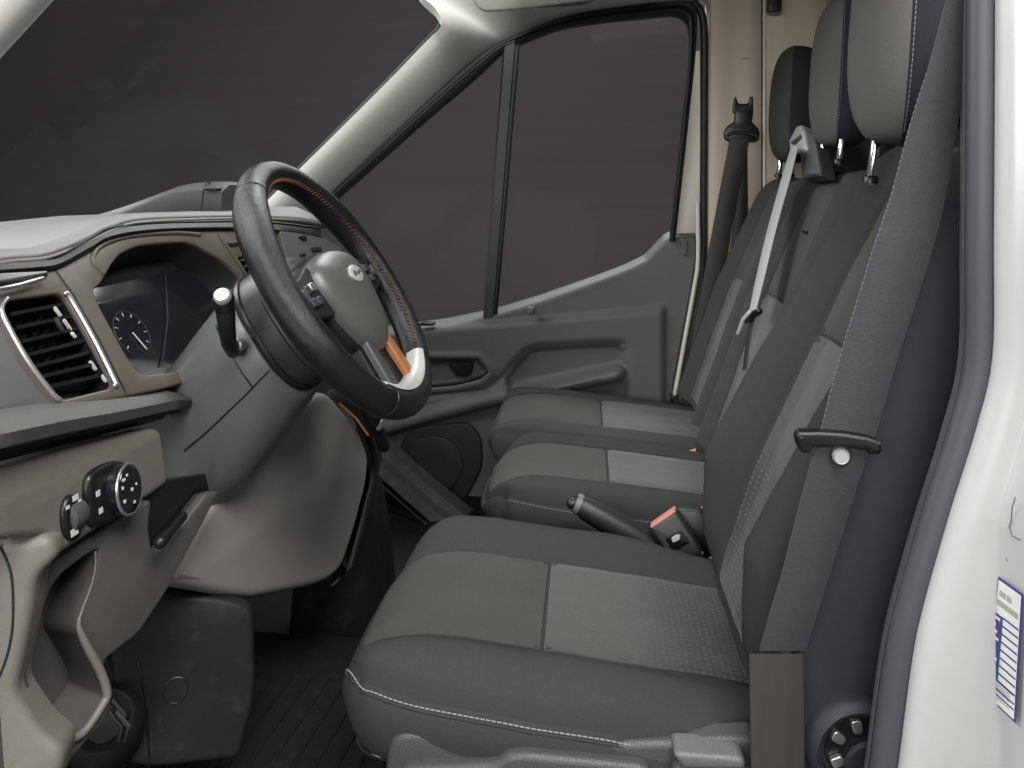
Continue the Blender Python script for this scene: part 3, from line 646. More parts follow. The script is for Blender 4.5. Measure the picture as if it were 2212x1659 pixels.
for du, dv, wd, hg in ((du, dv, wd * .7, hg * .75) for du, dv, wd, hg in ((-.010, .014, .008, .004), (-.004, .017, .004, .004), (-.013, .006, .004, .005), (.002, -.001, .005, .005), (-.012, -.009, .005, .005), (.004, -.016, .005, .004), (.010, .002, .003, .004))):
    plate('symbol', LF, rounded([(ku + du - wd / 2, kv + dv - hg / 2), (ku + du + wd / 2, kv + dv - hg / 2), (ku + du + wd / 2, kv + dv + hg / 2), (ku + du - wd / 2, kv + dv + hg / 2)], .001), 'mark_light', sw, .0008, .0002, steps=1, off=.0233)
for x_, y_ in ((197, 1067), (203, 1104)):
    uu, v2 = LF.uv(LF.hit(x_, y_)); plate('symbol', LF, [(uu - .003, v2 - .003), (uu + .003, v2 - .003), (uu + .003, v2 + .003), (uu - .003, v2 + .003)], 'mark_light', sw, .0008, .0002, steps=1, off=.0088)
dm = thing('dimmer_wheel', 'small black thumbwheel control left of the light switch', 'control', LF.hit(150, 1115))
plate('bezel', LF, [Vector((p.x, p.y)) for p in crom([(*LF.uv(LF.hit(*q)), 0) for q in [(150, 1068), (166, 1085), (186, 1098), (184, 1125), (170, 1135), (166, 1158), (148, 1168), (132, 1150), (128, 1105), (136, 1078)]], 4, True)], 'black_plastic', dm, .008, .004, off=.006)
c_ = LF.hit(153, 1114, -.003)
lathe('thumbwheel', c_ - LF.ex * .012, LF.ex, [(.008, 0), (.0155, .003), (.0165, .008), (.0165, .016), (.0155, .021), (.008, .024)], 'buckle_grey', dm, 24)
for (x_, y_, s_) in ((151, 1076, .004), (160, 1082, .002), (134, 1097, .0025), (149, 1150, .005), (175, 1098, .002), (177, 1110, .003), (176, 1118, .003)):
    uu, v2 = LF.uv(LF.hit(x_, y_)); plate('symbol', LF, [(uu - s_, v2 - s_ * .7), (uu + s_, v2 - s_ * .7), (uu + s_, v2 + s_ * .7), (uu - s_, v2 + s_ * .7)], 'mark_light', dm, .0008, .0002, steps=1, off=.007)
# knee panel beyond the column
A0, A1 = PY(360, 1200, .93), PY(780, 1100, 1.42)
dv_ = (A1 - A0); dv_.z = 0
KP = Plane(A0, (dv_.y, -dv_.x, 0)); 
if KP.n.x < 0: KP = Plane(A0, (-dv_.y, dv_.x, 0))
kp = [(355, 1266), (470, 1068), (560, 960), (690, 850), (715, 850), (780, 930), (800, 985), (796, 1040), (770, 1140), (742, 1228), (715, 1254), (680, 1268), (600, 1286), (545, 1298), (500, 1292), (450, 1282)]
plate('knee_panel', KP, rounded(KP.px(kp), .02), 'dash_taupe_lit', dash, .10, .016, steps=5)
rows = []
for x, y in ((700, 852), (745, 880), (790, 940), (806, 990), (800, 1045), (776, 1140), (748, 1232), (716, 1262)):
    p = KP.hit(x, y, -.02); rows.append([p, p + Vector((.008, .02, 0)), p + Vector((-.01, .12, 0)), p + Vector((-.12, .3, 0))])
sheet('console_side', rows, 'door_dark', dash, .004)
# dash bulk behind (closes the gaps)
box('dash_core', V(-.88, 1.22, -.26), .44, .86, .28, 'dash_dark', dash, bev=.02)
box('dash_end', V(-.85, .755, -.27), .42, .03, .30, 'dash_knee', dash, bev=.012)
# ------------------------------------------------------------------ footwell
kick = thing('footwell_trim', 'black plastic footwell liner with round plug under the dashboard', 'trim', (-.5, 1.1, .65))
KB = Plane(PY(450, 1450, 1.0), (.55, -1, .25))
plate('liner', KB, rounded(KB.px([(150, 1150), (360, 1282), (450, 1288), (520, 1300), (548, 1318), (552, 1480), (548, 1520), (520, 1630), (505, 1642), (330, 1660), (250, 1650), (240, 1430)]), .015), 'kick', kick, .03, .008)
bm = bmesh.new(); pc = KB.hit(380, 1491, .0); pu, pv = KB.uv(pc); rg = [KB.at(pu + .0155 * math.cos(a), pv + .0155 * math.sin(a), .0006) for a in [2 * math.pi * i / 32 for i in range(33)]]
add_tube(bm, rg, .0008, 6, ends=False); finish('plug', bm, 'black_plastic', kick)
tube('liner_rib', [KB.hit(*p, .0005) for p in ((300, 1430), (318, 1540), (322, 1655))], .0015, 'black_plastic', kick, seg=6)
lathe('hose_boot', PY(225, 1560, .90), (.35, -.6, .7), [(.045, -.06), (.046, -.02), (.04, 0), (.034, .006), (.03, .004), (.02, -.01), (.001, -.012)], 'kick', kick, 28)
for i in range(6):
    p = PY(238 + (i % 3) * 7, 1505 + (i // 3) * 26 + (i % 2) * 8, .86); tube('wire', [p, p + Vector((.012, .004, -.018)), p + Vector((.004, .01, -.04))], .0025, 'seat_plastic' if i % 2 else 'black_plastic', kick, seg=6)
box('front_wall', V(-.98, 1.5, -.62), .06, 1.6, .56, 'black_matte', kick, bev=.01)
mt_ = thing('floor_mat', 'dark rubber floor mat with ribbed tread in the driver footwell', 'floor mat', V(-.45, 1.15, FZ))
rows = [[V(x, y, -.84 + (.02 * sm(-.72, -.95, x))) for y in (.80, .95, 1.1, 1.25, 1.38)] for x in (-.95, -.8, -.7, -.5, -.3, -.12)]
sheet('mat', rows, 'mat_rubber', mt_, .006)
for i in range(16):
    x = -.72 + i * .032; tube('rib', [V(x, .9, -.839), V(x - .02, 1.08, -.839), V(x, 1.26, -.839)], .0028, 'mat_rubber', mt_, seg=6)
for nm, lb, yy in (('brake_pedal', 'dark rubber brake pedal half hidden in the shadow below the knee panel', 1.16), ('clutch_pedal', 'dark clutch pedal deepest in the driver footwell', 1.02)):
    pd = thing(nm, lb, 'pedal', V(-.62, yy, FZ + .12))
    box('pad', V(-.62, yy, FZ + .17), .012, .07, .06, 'black_plastic', pd, Matrix.Rotation(.5, 3, 'Y'), bev=.004)
    tube('arm', [V(-.63, yy, FZ + .18), V(-.68, yy, FZ + .3), V(-.72, yy, FZ + .5)], .008, 'black_plastic', pd, seg=8)
# far sill / heater side
sl2 = thing('far_door_sill', 'scuffed grey sill strip running down beside the passenger door speaker', 'sill', PY(900, 1100, 2.2))
rows = []
for x, y in ((800, 935), (830, 965), (880, 1010), (940, 1062), (1000, 1110), (1050, 1150)):
    p = PY(x, y, 2.16); rows.append([p + Vector((0, .05, .01)), p + Vector((0, .045, .012)), p + Vector((0, 0, 0)), p + Vector((0, -.004, -.03)), p + Vector((0, -.04, -.034)), p + Vector((0, -.044, -.07)), p + Vector((0, -.02, -.10))])
sheet('sill_cover', rows, 'sill_grey', sl2, .004, ang=22)
tube('sill_edge', [PY(x, y, 2.1) for x, y in ((820, 1045), (880, 1098), (940, 1150), (985, 1190))], .004, 'kick', sl2, seg=8)
tube('sill_edge', [PY(x, y, 2.12) for x, y in ((822, 1030), (882, 1082), (945, 1136))], .003, 'kick', sl2, seg=8)
con = thing('console_base', 'dark centre console base below the gear lever', 'console', V(-.35, 1.5, FZ))
rows = []
for z, hx, hy in ((FZ, .10, .12), (FZ + .15, .09, .11), (FZ + .28, .07, .09), (FZ + .33, .03, .05)):
    rows.append([V(-.52 + hx * (1 if abs(a) < 1 else 1) * math.copysign(abs(math.cos(a)) ** .5, math.cos(a)), 1.62 + hy * math.copysign(abs(math.sin(a)) ** .5, math.sin(a)), z) for a in [2 * math.pi * i / 28 + .01 for i in range(28)]])
loft('base', rows, 'black_matte', con)
# ------------------------------------------------------------------ steering column and wheel
WC = PY(737, 617, 1.05); WN = Vector((.835, 0, .55)).normalized(); WE = Vector((.55, 0, -.835)).normalized(); WY = Vector((0, 1, 0))
col = thing('column_shroud', 'grey steering column shroud with black collar behind the wheel', 'steering column', WC - WN * .3)
def csec(s, top, bot, hw, n=36, dz=0, pw=.75, yo=0):
    c = WC - WN * s; out = []
    for i in range(n):
        a = 2 * math.pi * i / n; ca, sa = math.cos(a), math.sin(a); e = math.copysign(abs(ca) ** pw, ca); f = math.copysign(abs(sa) ** pw, sa)
        out.append(c - WE * (e * (top if e > 0 else bot)) + WY * (f * hw + yo) + Vector((0, 0, dz)))
    return out
loft('collar', [csec(.035, .05, .06, .055), csec(.045, .075, .085, .075), csec(.06, .082, .092, .08), csec(.09, .084, .096, .083), csec(.104, .083, .095, .082)], 'collar', col)
loft('collar_gap', [csec(.102, .086, .098, .085), csec(.107, .087, .10, .086), csec(.112, .085, .098, .084)], 'black_plastic', col)
loft('shroud', [csec(.108, .074, .094, .080), csec(.112, .080, .102, .086), csec(.124, .080, .108, .088), csec(.16, .068, .125, .086), csec(.20, .054, .140, .083), csec(.24, .04, .154, .078), csec(.28, .03, .163, .072), csec(.34, .025, .168, .066), csec(.40, .02, .160, .06), csec(.46, .02, .14, .055)], 'shroud', col)
tube('shroud_joint', [csec(s, t * 1.004, b * 1.004, h * 1.004)[25] for s, t, b, h in ((.115, .080, .103, .0865), (.124, .080, .108, .088), (.16, .068, .125, .086), (.20, .054, .140, .083), (.24, .04, .154, .078), (.28, .03, .163, .072))], .0012, 'black_plastic', col, seg=6)
tube('shroud_joint', [csec(.145, .0735, .119, .0873)[k] for k in range(25, 31)], .001, 'black_plastic', col, seg=6)
tube('collar_joint', [csec(.075, .083, .0935, .0812)[k] for k in range(18, 30)], .0012, 'kick', col, seg=6)
stk = thing('indicator_stalk', 'black indicator stalk with pale tip beside the steering column', 'stalk', PY(505, 750, .93))
tube('stem', [PY(x, y, Y) for x, y, Y in ((520, 752, .965), (505, 756, .945), (494, 740, .925), (490, 705, .91), (487, 672, .90))], [.009, .0105, .0095, .0105, .0115], 'black_plastic', stk, seg=16)
tube('head', [PY(486, 670, .90), PY(483, 645, .895), PY(482, 640, .894)], [.0115, .013, .012], 'black_plastic', stk, seg=16)
lathe('tip', PY(481, 641, .885), (.1, -.75, .65), [(.0095, -.004), (.0105, .002), (.009, .006), (.005, .008), (.001, .0085)], 'silver_plastic', stk, 20)
lathe('pivot', PY(515, 745, .945), (.2, -1, .1), [(.008, -.02), (.0085, .004), (.006, .008), (.001, .009)], 'satin', stk, 16)
wh = thing('steering_wheel', 'black leather steering wheel with taupe hub and copper lower spoke', 'steering wheel', WC)
R_, r_ = .187, .0198
def wp(th, rad, h=0): return WC + WE * rad * math.cos(th) + WY * rad * math.sin(th) + WN * h
bm = bmesh.new(); rows = []
for i in range(96):
    th = 2 * math.pi * i / 96; rr = []
    grip = 1 + .10 * (math.exp(-((abs((th % (2 * math.pi)) - math.pi) - .9) / .25) ** 2))
    for k in range(16):
        a = 2 * math.pi * k / 16; rr.append(wp(th, R_ + r_ * grip * math.cos(a) * .95, r_ * grip * 1.08 * math.sin(a)))
    rows.append(rr)
rows.append(rows[0]); grid_mesh(rows, True, False, bm); bmesh.ops.remove_doubles(bm, verts=bm.verts[:], dist=1e-6)
rimo = finish('rim', bm, 'leather', wh, 60)
bm = bmesh.new()
for i in range(150):
    th = 2 * math.pi * i / 150
    p0, p1 = wp(th, R_ - r_ * .78, r_ * .72), wp(th + .022, R_ - r_ * .90, r_ * .5); add_tube(bm, [p0, p1], .0008, 5)
finish('stitching', bm, 'orange_thread', rimo, kind='stuff')
for th in (2.55, 3.75, .55, -.55):
    bm = bmesh.new(); rg = [wp(th, R_ + r_ * 1.02 * math.cos(a) * .95, r_ * 1.10 * math.sin(a)) for a in [2 * math.pi * k / 20 for k in range(21)]]
    add_tube(bm, rg, .0008, 6, ends=False); finish('rim_joint', bm, 'black_plastic', rimo)
# silver crescent at the foot of the rim
rows = []
for i in range(21):
    th = lerp(-.62, .62, i / 20); f = math.cos((i / 20 - .5) * math.pi) ** .6
    rows.append([wp(th, R_ - r_ * .55, r_ * .98), wp(th, R_ - r_ * .8 - .004 * f, r_ * .86), wp(th, R_ - r_ * 1.05 - .006 * f, r_ * .45), wp(th, R_ - r_ * 1.05 - .008 * f, -r_ * .2), wp(th, R_ - r_ * .9, -r_ * .2)])
loft('rim_insert', rows, 'silver_plastic', wh)
# hub: airbag cover
hubp = Plane(WC + WN * .006, WN, -WE)
hpts = [(-.078, .036), (-.04, .050), (0, .054), (.04, .050), (.078, .036), (.088, .008), (.08, -.03), (.062, -.07), (.035, -.098), (0, -.108), (-.035, -.098), (-.062, -.07), (-.08, -.03), (-.088, .008)]
rows = []
hp = [Vector((p.x, p.y)) for p in crom([(*q_, 0) for q_ in hpts], 5, True)]
for f, h in ((1.0, -.035), (1.0, -.012), (.985, -.004), (.95, .003), (.88, .009), (.7, .015), (.45, .019), (.2, .021), (.02, .0215)):
    rows.append([hubp.at(p.x * f, p.y * f, h) for p in hp])
hub = loft('airbag_cover', rows, 'hub', wh)
rows = [[hubp.at(p.x * f, p.y * f, h) for p in hp] for f, h in ((1.05, -.05), (1.08, -.03), (1.07, -.014), (1.02, -.010), (.98, -.012))]
loft('hub_back', rows, 'black_plastic', wh)
bm = bmesh.new(); em = [hubp.at(.024 * math.cos(a), .003 + .0135 * math.sin(a), .021) for a in [2 * math.pi * i / 30 for i in range(30)]]
rows = [[hubp.at(.024 * f * math.cos(a), .003 + .0135 * f * math.sin(a), h) for a in [2 * math.pi * i / 30 for i in range(30)]] for f, h in ((1, .016), (1, .0225), (.9, .0235), (.5, .0236))]
emb = loft('emblem', rows, 'silver_plastic', hub)
tube('emblem_script', [hubp.at(u, v - .009, .0240) for u, v in ((-.014, .009), (-.010, .016), (-.006, .014), (-.009, .009), (-.003, .011), (.001, .013), (.005, .009), (.010, .015), (.014, .011))], .0011, 'collar', emb, seg=6)
# spokes
def spoke(name, pts, m, parent, h0=-.004, thick=.016): return plate(name, hubp, rounded(pts, .008), m, parent, thick, .004, off=h0)
for sgn in (-1, 1):
    sp = spoke('spoke', [(sgn * .075, .045), (sgn * .12, .030), (sgn * .178, .022), (sgn * .178, -.022), (sgn * .12, -.03), (sgn * .078, -.035)], 'kick', wh)
    for j, (u, v) in enumerate(((.108, .012), (.128, .010), (.110, -.008), (.130, -.008))):
        plate('button', hubp, rounded([(sgn * (u - .008), v - .006), (sgn * (u + .008), v - .006), (sgn * (u + .008), v + .006), (sgn * (u - .008), v + .006)], .003), 'satin' if j == 0 else 'gauge', sp, .006, .002, off=.001)
    lathe('button_dial', hubp.at(sgn * .148, .002, -.004), WN, [(.010, 0), (.010, .005), (.008, .007), (.002, .0075)], 'seat_plastic', sp, 20)
    spoke('lower_spoke', [(sgn * .026, -.088), (sgn * .048, -.08), (sgn * .060, -.178), (sgn * .030, -.182)], 'orange' if sgn > 0 else 'buckle_grey', wh, .000, .010)
    spoke('lower_spoke_back', [(sgn * .012, -.085), (sgn * .055, -.075), (sgn * .066, -.178), (sgn * .012, -.182)], 'kick', wh, -.012, .014)
# gear lever seen under the wheel
gear = thing('gear_lever', 'black gear lever with silver collar hidden below the steering wheel', 'gear lever', PY(815, 930, 1.45))
tube('shaft', [PY(830, 965, 1.46), PY(815, 920, 1.45), PY(800, 880, 1.44)], .012, 'black_plastic', gear)
loft('knob', [[PY(x, y, 1.43) + Vector((.02 * f * math.cos(a), .02 * f * math.sin(a), .005 * math.sin(a))) for a in [2 * math.pi * i / 18 for i in range(18)]] for x, y, f in ((812, 915, .7), (806, 895, 1), (795, 868, 1.15), (786, 850, .9), (782, 842, .3))], 'black_plastic', gear)
plate('gaiter', Plane(PY(800, 900, 1.42), (.6, -1, 0)), Plane(PY(800, 900, 1.42), (.6, -1, 0)).px([(715, 850), (830, 860), (828, 930), (812, 947), (795, 940)]), 'black_plastic', gear, .03, .004)
plate('collar', Plane(PY(800, 900, 1.41), (.6, -1, 0)), rounded(Plane(PY(800, 900, 1.41), (.6, -1, 0)).px([(812, 920), (828, 903), (830, 925), (815, 934)]), .004), 'satin', gear, .006, .002)
tube('edge_trim', [PY(x, y, 1.38) for x, y in ((705, 852), (735, 873), (770, 905), (795, 940))], .0025, 'orange', gear, seg=6)
# ------------------------------------------------------------------ seats
def nodes(extra, n=44):
    s = {round(-1 + 2 * i / n, 5) for i in range(n + 1)}
    for e in extra:
        for d in (-.03, -.015, 0, .015, .03): s.add(round(max(-1, min(1, e + d)), 5))
    for i in range(1, 6): s.add(round(1 - .02 * i, 5)); s.add(round(-1 + .02 * i, 5))
    return sorted(s)
def pillow(fmap, wallf, mats, parent, name, wall_name, an, bn, seam_a=(), seam_b=()):
    A, B = nodes(seam_a), nodes(seam_b)
    rows = [[fmap(a, b) for b in B] for a in A]
    front = finish(name, grid_mesh(rows), mats[0], parent, 70)
    loop = [(a, -1) for a in A] + [(1, b) for b in B[1:]] + [(a, 1) for a in A[::-1][1:]] + [(-1, b) for b in B[::-1][1:-1]]
    rings = [[wallf(a, b, k) for a, b in loop] for k in range(7)]
    bm = grid_mesh(rings, True); bm.verts.ensure_lookup_table(); n = len(loop); bm.faces.new([bm.verts[-n + i] for i in range(n)])
    wall = finish(wall_name, bm, mats[1], front if wall_name.startswith('side') else parent, 60)
    return front, wall
def patch(name, fmap, a0, a1, b0, b1, m, parent, off, LA, LB, n=30):
    ea, eb = .0022 / LA, .0022 / LB
    A = [a0] + [lerp(a0 + ea, a1 - ea, i / (n - 2)) for i in range(n - 1)] + [a1]; B = [b0] + [lerp(b0 + eb, b1 - eb, i / (n - 2)) for i in range(n - 1)] + [b1]
    bm = bmesh.new(); uvl = bm.loops.layers.uv.new('UVMap'); vs = []; d = {}
    for i, a in enumerate(A):
        r = []
        for j, b in enumerate(B):
            e = 1e-3; p = fmap(a, b); nn = (fmap(a + e, b) - fmap(a - e, b)).cross(fmap(a, b + e) - fmap(a, b - e)).normalized()
            k = -.002 if (i in (0, n) or j in (0, n)) else off
            v = bm.verts.new(p + nn * k * SGN); d[v] = (a * LA, b * LB); r.append(v)
        vs.append(r)
    for i in range(n):
        for j in range(n):
            f = bm.faces.new((vs[i][j], vs[i + 1][j], vs[i + 1][j + 1], vs[i][j + 1]))
            for l in f.loops: l[uvl].uv = d[l.vert]
    return finish(name, bm, m, parent, 60)
SGN = 1
def dashes(name, pts, m, parent, rad=.0009, gap=2):
    bm = bmesh.new(); P = crom(pts, 4); acc = 0; step = .0062; out = [P[0]]; 
    D = [0]
    for a, b in zip(P, P[1:]): D.append(D[-1] + (b - a).length)
    def at(s):
        for i in range(len(D) - 1):
            if s <= D[i + 1]: return P[i].lerp(P[i + 1], (s - D[i]) / max(D[i + 1] - D[i], 1e-9))
        return P[-1]
    s = 0
    while s < D[-1] - step:
        add_tube(bm, [at(s), at(s + step * .62)], rad, 5); s += step
    return finish(name, bm, m, parent, kind='stuff')
def gauss(x, w): return math.exp(-(x / w) ** 2)
def make_cushion(root, xf, yc, z0, L, hw, slope, bol, mats, seam=.52, ins=None, inm=None, rside=.05, rfront=.07, wallh=.10, ka=.09, kfar=1):
    al = math.radians(slope); Ud = Vector((math.cos(al), 0, -math.sin(al))); Nd = Vector((math.sin(al), 0, math.cos(al))); O = V(xf, yc, z0)
    def hgt(a, b):
        tb = min(max((abs(b) - .70) / .30, 0), 1); ta = min(max((-a - .55) / .45, 0), 1)
        q1, q2 = rside * (1 - math.sqrt(max(1 - tb * tb, 0))), rfront * (1 - .35 * sm(.5, 1, abs(b))) * (1 - math.sqrt(max(1 - ta * ta, 0)))
        h = bol * (1 - .7 * sm(.1, 1, a)) * sm(.42, .80, abs(b)) - (q1 ** 3 + q2 ** 3) ** (1 / 3)
        h += .006 * (1 - a * a) * (1 - sm(.4, .6, abs(b)))
        h += .0022 * noise.noise((a * 3.1, b * 3.3, yc * 9)) + .0009 * noise.noise((a * 9, b * 8, yc * 5)) + .0016 * sm(.3, .9, a) * sm(.5, .8, abs(b)) * math.sin(a * 46 + 2.2 * b)
        h -= .005 * gauss(abs(b) - seam, .018)
        if ins: h -= .0035 * gauss(a - ins[0], .014) * (1 - sm(seam - .02, seam + .02, abs(b)))
        return h
    def fmap(a, b):
        kk = ka * (kfar if b > 0 else 1)
        a_, b_ = a * (1 - kk * (abs(b) ** 3) * (a ** 4) * (1.2 if a < 0 else .3)), b * (1 - kk * .8 * (a ** 4) * (b ** 4) * (1.4 if a < 0 else .3))
        return O + Ud * (L * (a_ + 1) / 2) + Vector((0, hw * b_, 0)) + Nd * hgt(a, b)
    def wallf(a, b, k):
        p = fmap(a, b); c = O + Ud * (L * .5); d = Vector((p.x - c.x if abs(a) == 1 else 0, p.y - c.y if abs(b) == 1 else 0, 0)); d = d.normalized() if d.length > 0 else d
        dep, out = ((0, 0), (.004, .003), (.02, .008), (.045, .009), (.07, .005), (.09, -.002), (1, -.012))[k]
        zb = (O - Nd * (wallh + (.0 if a > -.9 else 0)) - Ud * 0).z - .04 * (a + 1) / 2
        q = p + d * out; q.z = p.z - dep if k < 6 else zb
        if k < 6: q.z = max(q.z, zb + .001 * (6 - k)) if False else lerp(p.z, zb, (0, .05, .2, .42, .66, .88)[k])
        return q
    f, wl = pillow(fmap, wallf, mats, root, 'cushion', 'side_panel', 0, 0, [ins[0]] if ins else [], [-seam, seam])
    if ins:
        patch('patterned_insert', fmap, ins[0] + .004, ins[1], -seam + .008, seam - .008, inm, f, .0012, L / 2, hw)
        patch('centre_panel', fmap, -.985, ins[0] - .004, -seam + .008, seam - .008, 'fabric_lit', f, .0010, L / 2, hw)
    return f, fmap, wallf
def make_back(root, xb, yc, zb, L, hw, rec, bolt, mats, seam=.52, ins=None, inm=None, thick=.13, taper=.10, near=0):
    be = math.radians(rec); Ud = Vector((math.sin(be), 0, math.cos(be))); Nd = Vector((-math.cos(be), 0, math.sin(be))); O = V(xb, yc, zb)
    def hgt(a, b):
        tb = min(max((abs(b) - .68) / .32, 0), 1); ta = min(max((a - .74) / .26, 0), 1)
        h = interp(bolt, a) * sm(.40, .80, abs(b)) - .055 * (1 - math.sqrt(max(1 - tb * tb, 0))) - .05 * (1 - math.sqrt(max(1 - ta * ta, 0)))
        h += .0022 * noise.noise((a * 3.1, b * 3.3, yc * 7)) + .0009 * noise.noise((a * 9, b * 8, yc * 5))
        h -= .005 * gauss(abs(b) - seam, .018)
        h += .010 * math.sin((a + 1) * math.pi / 2) * (1 - sm(.45, .7, abs(b)))
        if ins: h -= .0035 * gauss(a - ins[1], .014) * (1 - sm(seam - .02, seam + .02, abs(b)))
        return h
    def fmap(a, b):
        ww = hw * (1 - (taper if b > 0 else taper + near) * sm(-.2 if b < 0 else .1, 1, a))
        a_, b_ = a * (1 - .05 * (b ** 4) * (a ** 4)), b * (1 - .09 * (a ** 6) * (b ** 2) * (1 if a > 0 else .3))
        return O + Ud * (L * (a_ + 1) / 2) + Vector((0, ww * b_, 0)) + Nd * hgt(a, b)
    def wallf(a, b, k):
        p = fmap(a, b); base = fmap(a, b) - Nd * (hgt(a, b)); d = Vector((0, math.copysign(1, b) if abs(b) == 1 else 0, 0)) + (Ud if a == 1 else Vector())
        t, out = ((0, 0), (.04, .004), (.2, .008), (.45, .009), (.7, .007), (.9, 0), (1, -.012))[k]
        q = p.lerp(base - Nd * thick, t); return q + d * out
    f, wl = pillow(fmap, wallf, mats, root, 'backrest', 'back_shell', 0, 0, [ins[1]] if ins else [], [-seam, seam])
    if ins:
        patch('patterned_insert', fmap, ins[0], ins[1] - .004, -seam + .008, seam - .008, inm, f, .0012, L / 2, hw)
        patch('centre_panel', fmap, ins[1] + .004, .97, -seam + .008, seam - .008, 'fabric_lit', f, .0010, L / 2, hw)
    return f, fmap, Ud, Nd
def make_headrest(root, c, hx, hy, hz, rec, mats, post_to, posts=(-.06, .06), stitch=True, pw=(.5, .62)):
    be = math.radians(rec); Ud = Vector((math.sin(be), 0, math.cos(be))); Nd = Vector((-math.cos(be), 0, math.sin(be)))
    def pt(th, ph):                          # superellipsoid
        f = lambda x, p: math.copysign(abs(x) ** p, x)
        cx_, cy_, cz_ = f(math.cos(ph), pw[1]) * f(math.cos(th), .8), f(math.cos(ph), pw[1]) * f(math.sin(th), pw[0]), f(math.sin(ph), .75)
        fwd = cx_ * hx * (1.0 if cx_ > 0 else .9) - .014 * (cy_ ** 2) + .012 * cz_
        return c + Nd * fwd + Vector((0, cy_ * hy * (1 - .05 * cz_), 0)) + Ud * cz_ * hz
    def part(t0, t1, n):
        return [[pt(lerp(t0, t1, j / n), lerp(-math.pi / 2, math.pi / 2, i / 28)) for j in range(n + 1)] for i in range(29)]
    fa = math.radians(42)
    bm = grid_mesh(part(-fa, fa, 30)); bmesh.ops.remove_doubles(bm, verts=bm.verts[:], dist=1e-6); h = finish('headrest', bm, mats[0], root, 70)
    bm = grid_mesh(part(fa, 2 * math.pi - fa, 44)); bmesh.ops.remove_doubles(bm, verts=bm.verts[:], dist=1e-6); finish('back_cover', bm, mats[1], h, 70)
    if stitch:
        for s in (-1, 1):
            dashes('stitching', [c + (pt(s * (fa + .06), lerp(-1.15, 1.15, i / 16)) - c) * 1.006 for i in range(17)], 'thread', h, .0006)
    for py_ in posts:
        p0 = c - Ud * (hz * .85) + Vector((0, py_, 0)); p1 = p0 - Ud * post_to
        tube('post', [p0, p1], .0066, 'chrome', h, seg=16)
        lathe('post_collar', p1 + Ud * .018, Ud, [(.0105, -.02), (.0105, -.013), (.009, -.010), (.007, -.009)], 'black_plastic', h, 20)
    return h
# driver's seat
ds = thing('bucket_seat', 'dark grey fabric driver seat with patterned insert, nearest the camera', 'seat', V(.0, 1.04, FZ))
YC = 1.04
cu, cm, cw = make_cushion(ds, -.292, YC, -.552, .57, .212, 5.5, .034, ('fabric', 'fabric'), ins=(-.16, .93), inm='insert_cushion', ka=.11, kfar=2.0, rside=.044, rfront=.068)
bk, bmap, bU, bN = make_back(ds, .190, 1.055, -.60, .73, .195, 23.8, [(-1, -.01), (-.85, .04), (-.55, .085), (-.1, .075), (.3, .058), (.6, .05), (1, .04)], ('fabric', 'fabric_side'), ins=(-.95, .12), inm='insert_back', thick=.13, near=.22)
dashes('stitching', [cw(-1, b, 1) + Vector((-.001, 0, .002)) for b in (-.62, -.72, -.82, -.91)] + [cw(a, -1, 1) + Vector((0, -.001, .0)) for a in [-.97 + i * .1 for i in range(20)]], 'thread', cu, .0010)
tube('piping', [cw(a, -1, 1) + Vector((0, -.0005, -.004)) for a in [-.97 + i * .05 for i in range(39)]], .0022, 'fabric', cu, seg=8)
tube('piping', [cw(-1, b, 1) + Vector((-.0005, 0, -.004)) for b in [-.95 + i * .05 for i in range(39)]], .0022, 'fabric', cu, seg=8)
make_headrest(ds, V(.425, 1.05, .215), .062, .125, .165, 8, ('headrest_fabric_lit', 'fabric_side'), .075)
# plastic skirt with levers
SP = Plane(V(0, .822, -.65), (0, -1, 0))
sk = plate('side_skirt', SP, rounded(SP.px([(828, 1760), (832, 1640), (845, 1598), (872, 1582), (1060, 1592), (1250, 1606), (1440, 1604), (1520, 1596), (1640, 1590), (1640, 1760)]), .012), 'seat_plastic', ds, .022, .008)
plate('skirt_step', SP, rounded(SP.px([(862, 1760), (868, 1650), (890, 1642), (1070, 1633), (1100, 1612), (1140, 1610), (1380, 1634), (1404, 1645), (1412, 1760)]), .008), 'seat_plastic', sk, .02, .007, off=.014)
plate('tilt_lever', SP, rounded(SP.px([(1450, 1600), (1460, 1594), (1590, 1604), (1602, 1612), (1602, 1632), (1480, 1630), (1466, 1626)]), .005), 'seat_plastic_light', sk, .03, .005, off=.022)
plate('skirt_foot', SP, rounded(SP.px([(1448, 1640), (1480, 1634), (1700, 1655), (1700, 1760), (1460, 1760)]), .006), 'seat_plastic', sk, .02, .005, off=.010)
tube('slide_bar', [PY(p.x, p.y, .86) for p in crom([(845, 1640, 0), (815, 1632, 0), (788, 1618, 0), (775, 1598, 0), (778, 1582, 0)], 5)], .004, 'gloss_black', ds, seg=10)
box('seat_base', V(-.02, YC, -.79), .44, .36, .20, 'black_matte', ds, bev=.02)
CPn = Plane(V(.26, .826, -.62), (0, -1, 0))
plate('side_shield', CPn, rounded(CPn.px([(1690, 1425), (1728, 1384), (1782, 1220), (1818, 1105), (1870, 955), (1925, 766), (1995, 537), (2022, 430), (2110, 430), (2120, 900), (2030, 1300), (2000, 1800), (1690, 1800)]), .004), 'navy_trim', ds, .03, .003)
rc = CPn.hit(1855, 1612, .0)
lathe('recline_wheel', rc, (0, -1, 0), [(.056, -.005), (.056, .010), (.053, .016), (.047, .019), (.042, .016), (.040, .006), (.036, .004)], 'navy_trim', ds, 48)
lathe('recline_cap', rc, (0, -1, 0), [(.036, .0), (.036, .005), (.001, .005)], 'black_plastic', ds, 40)
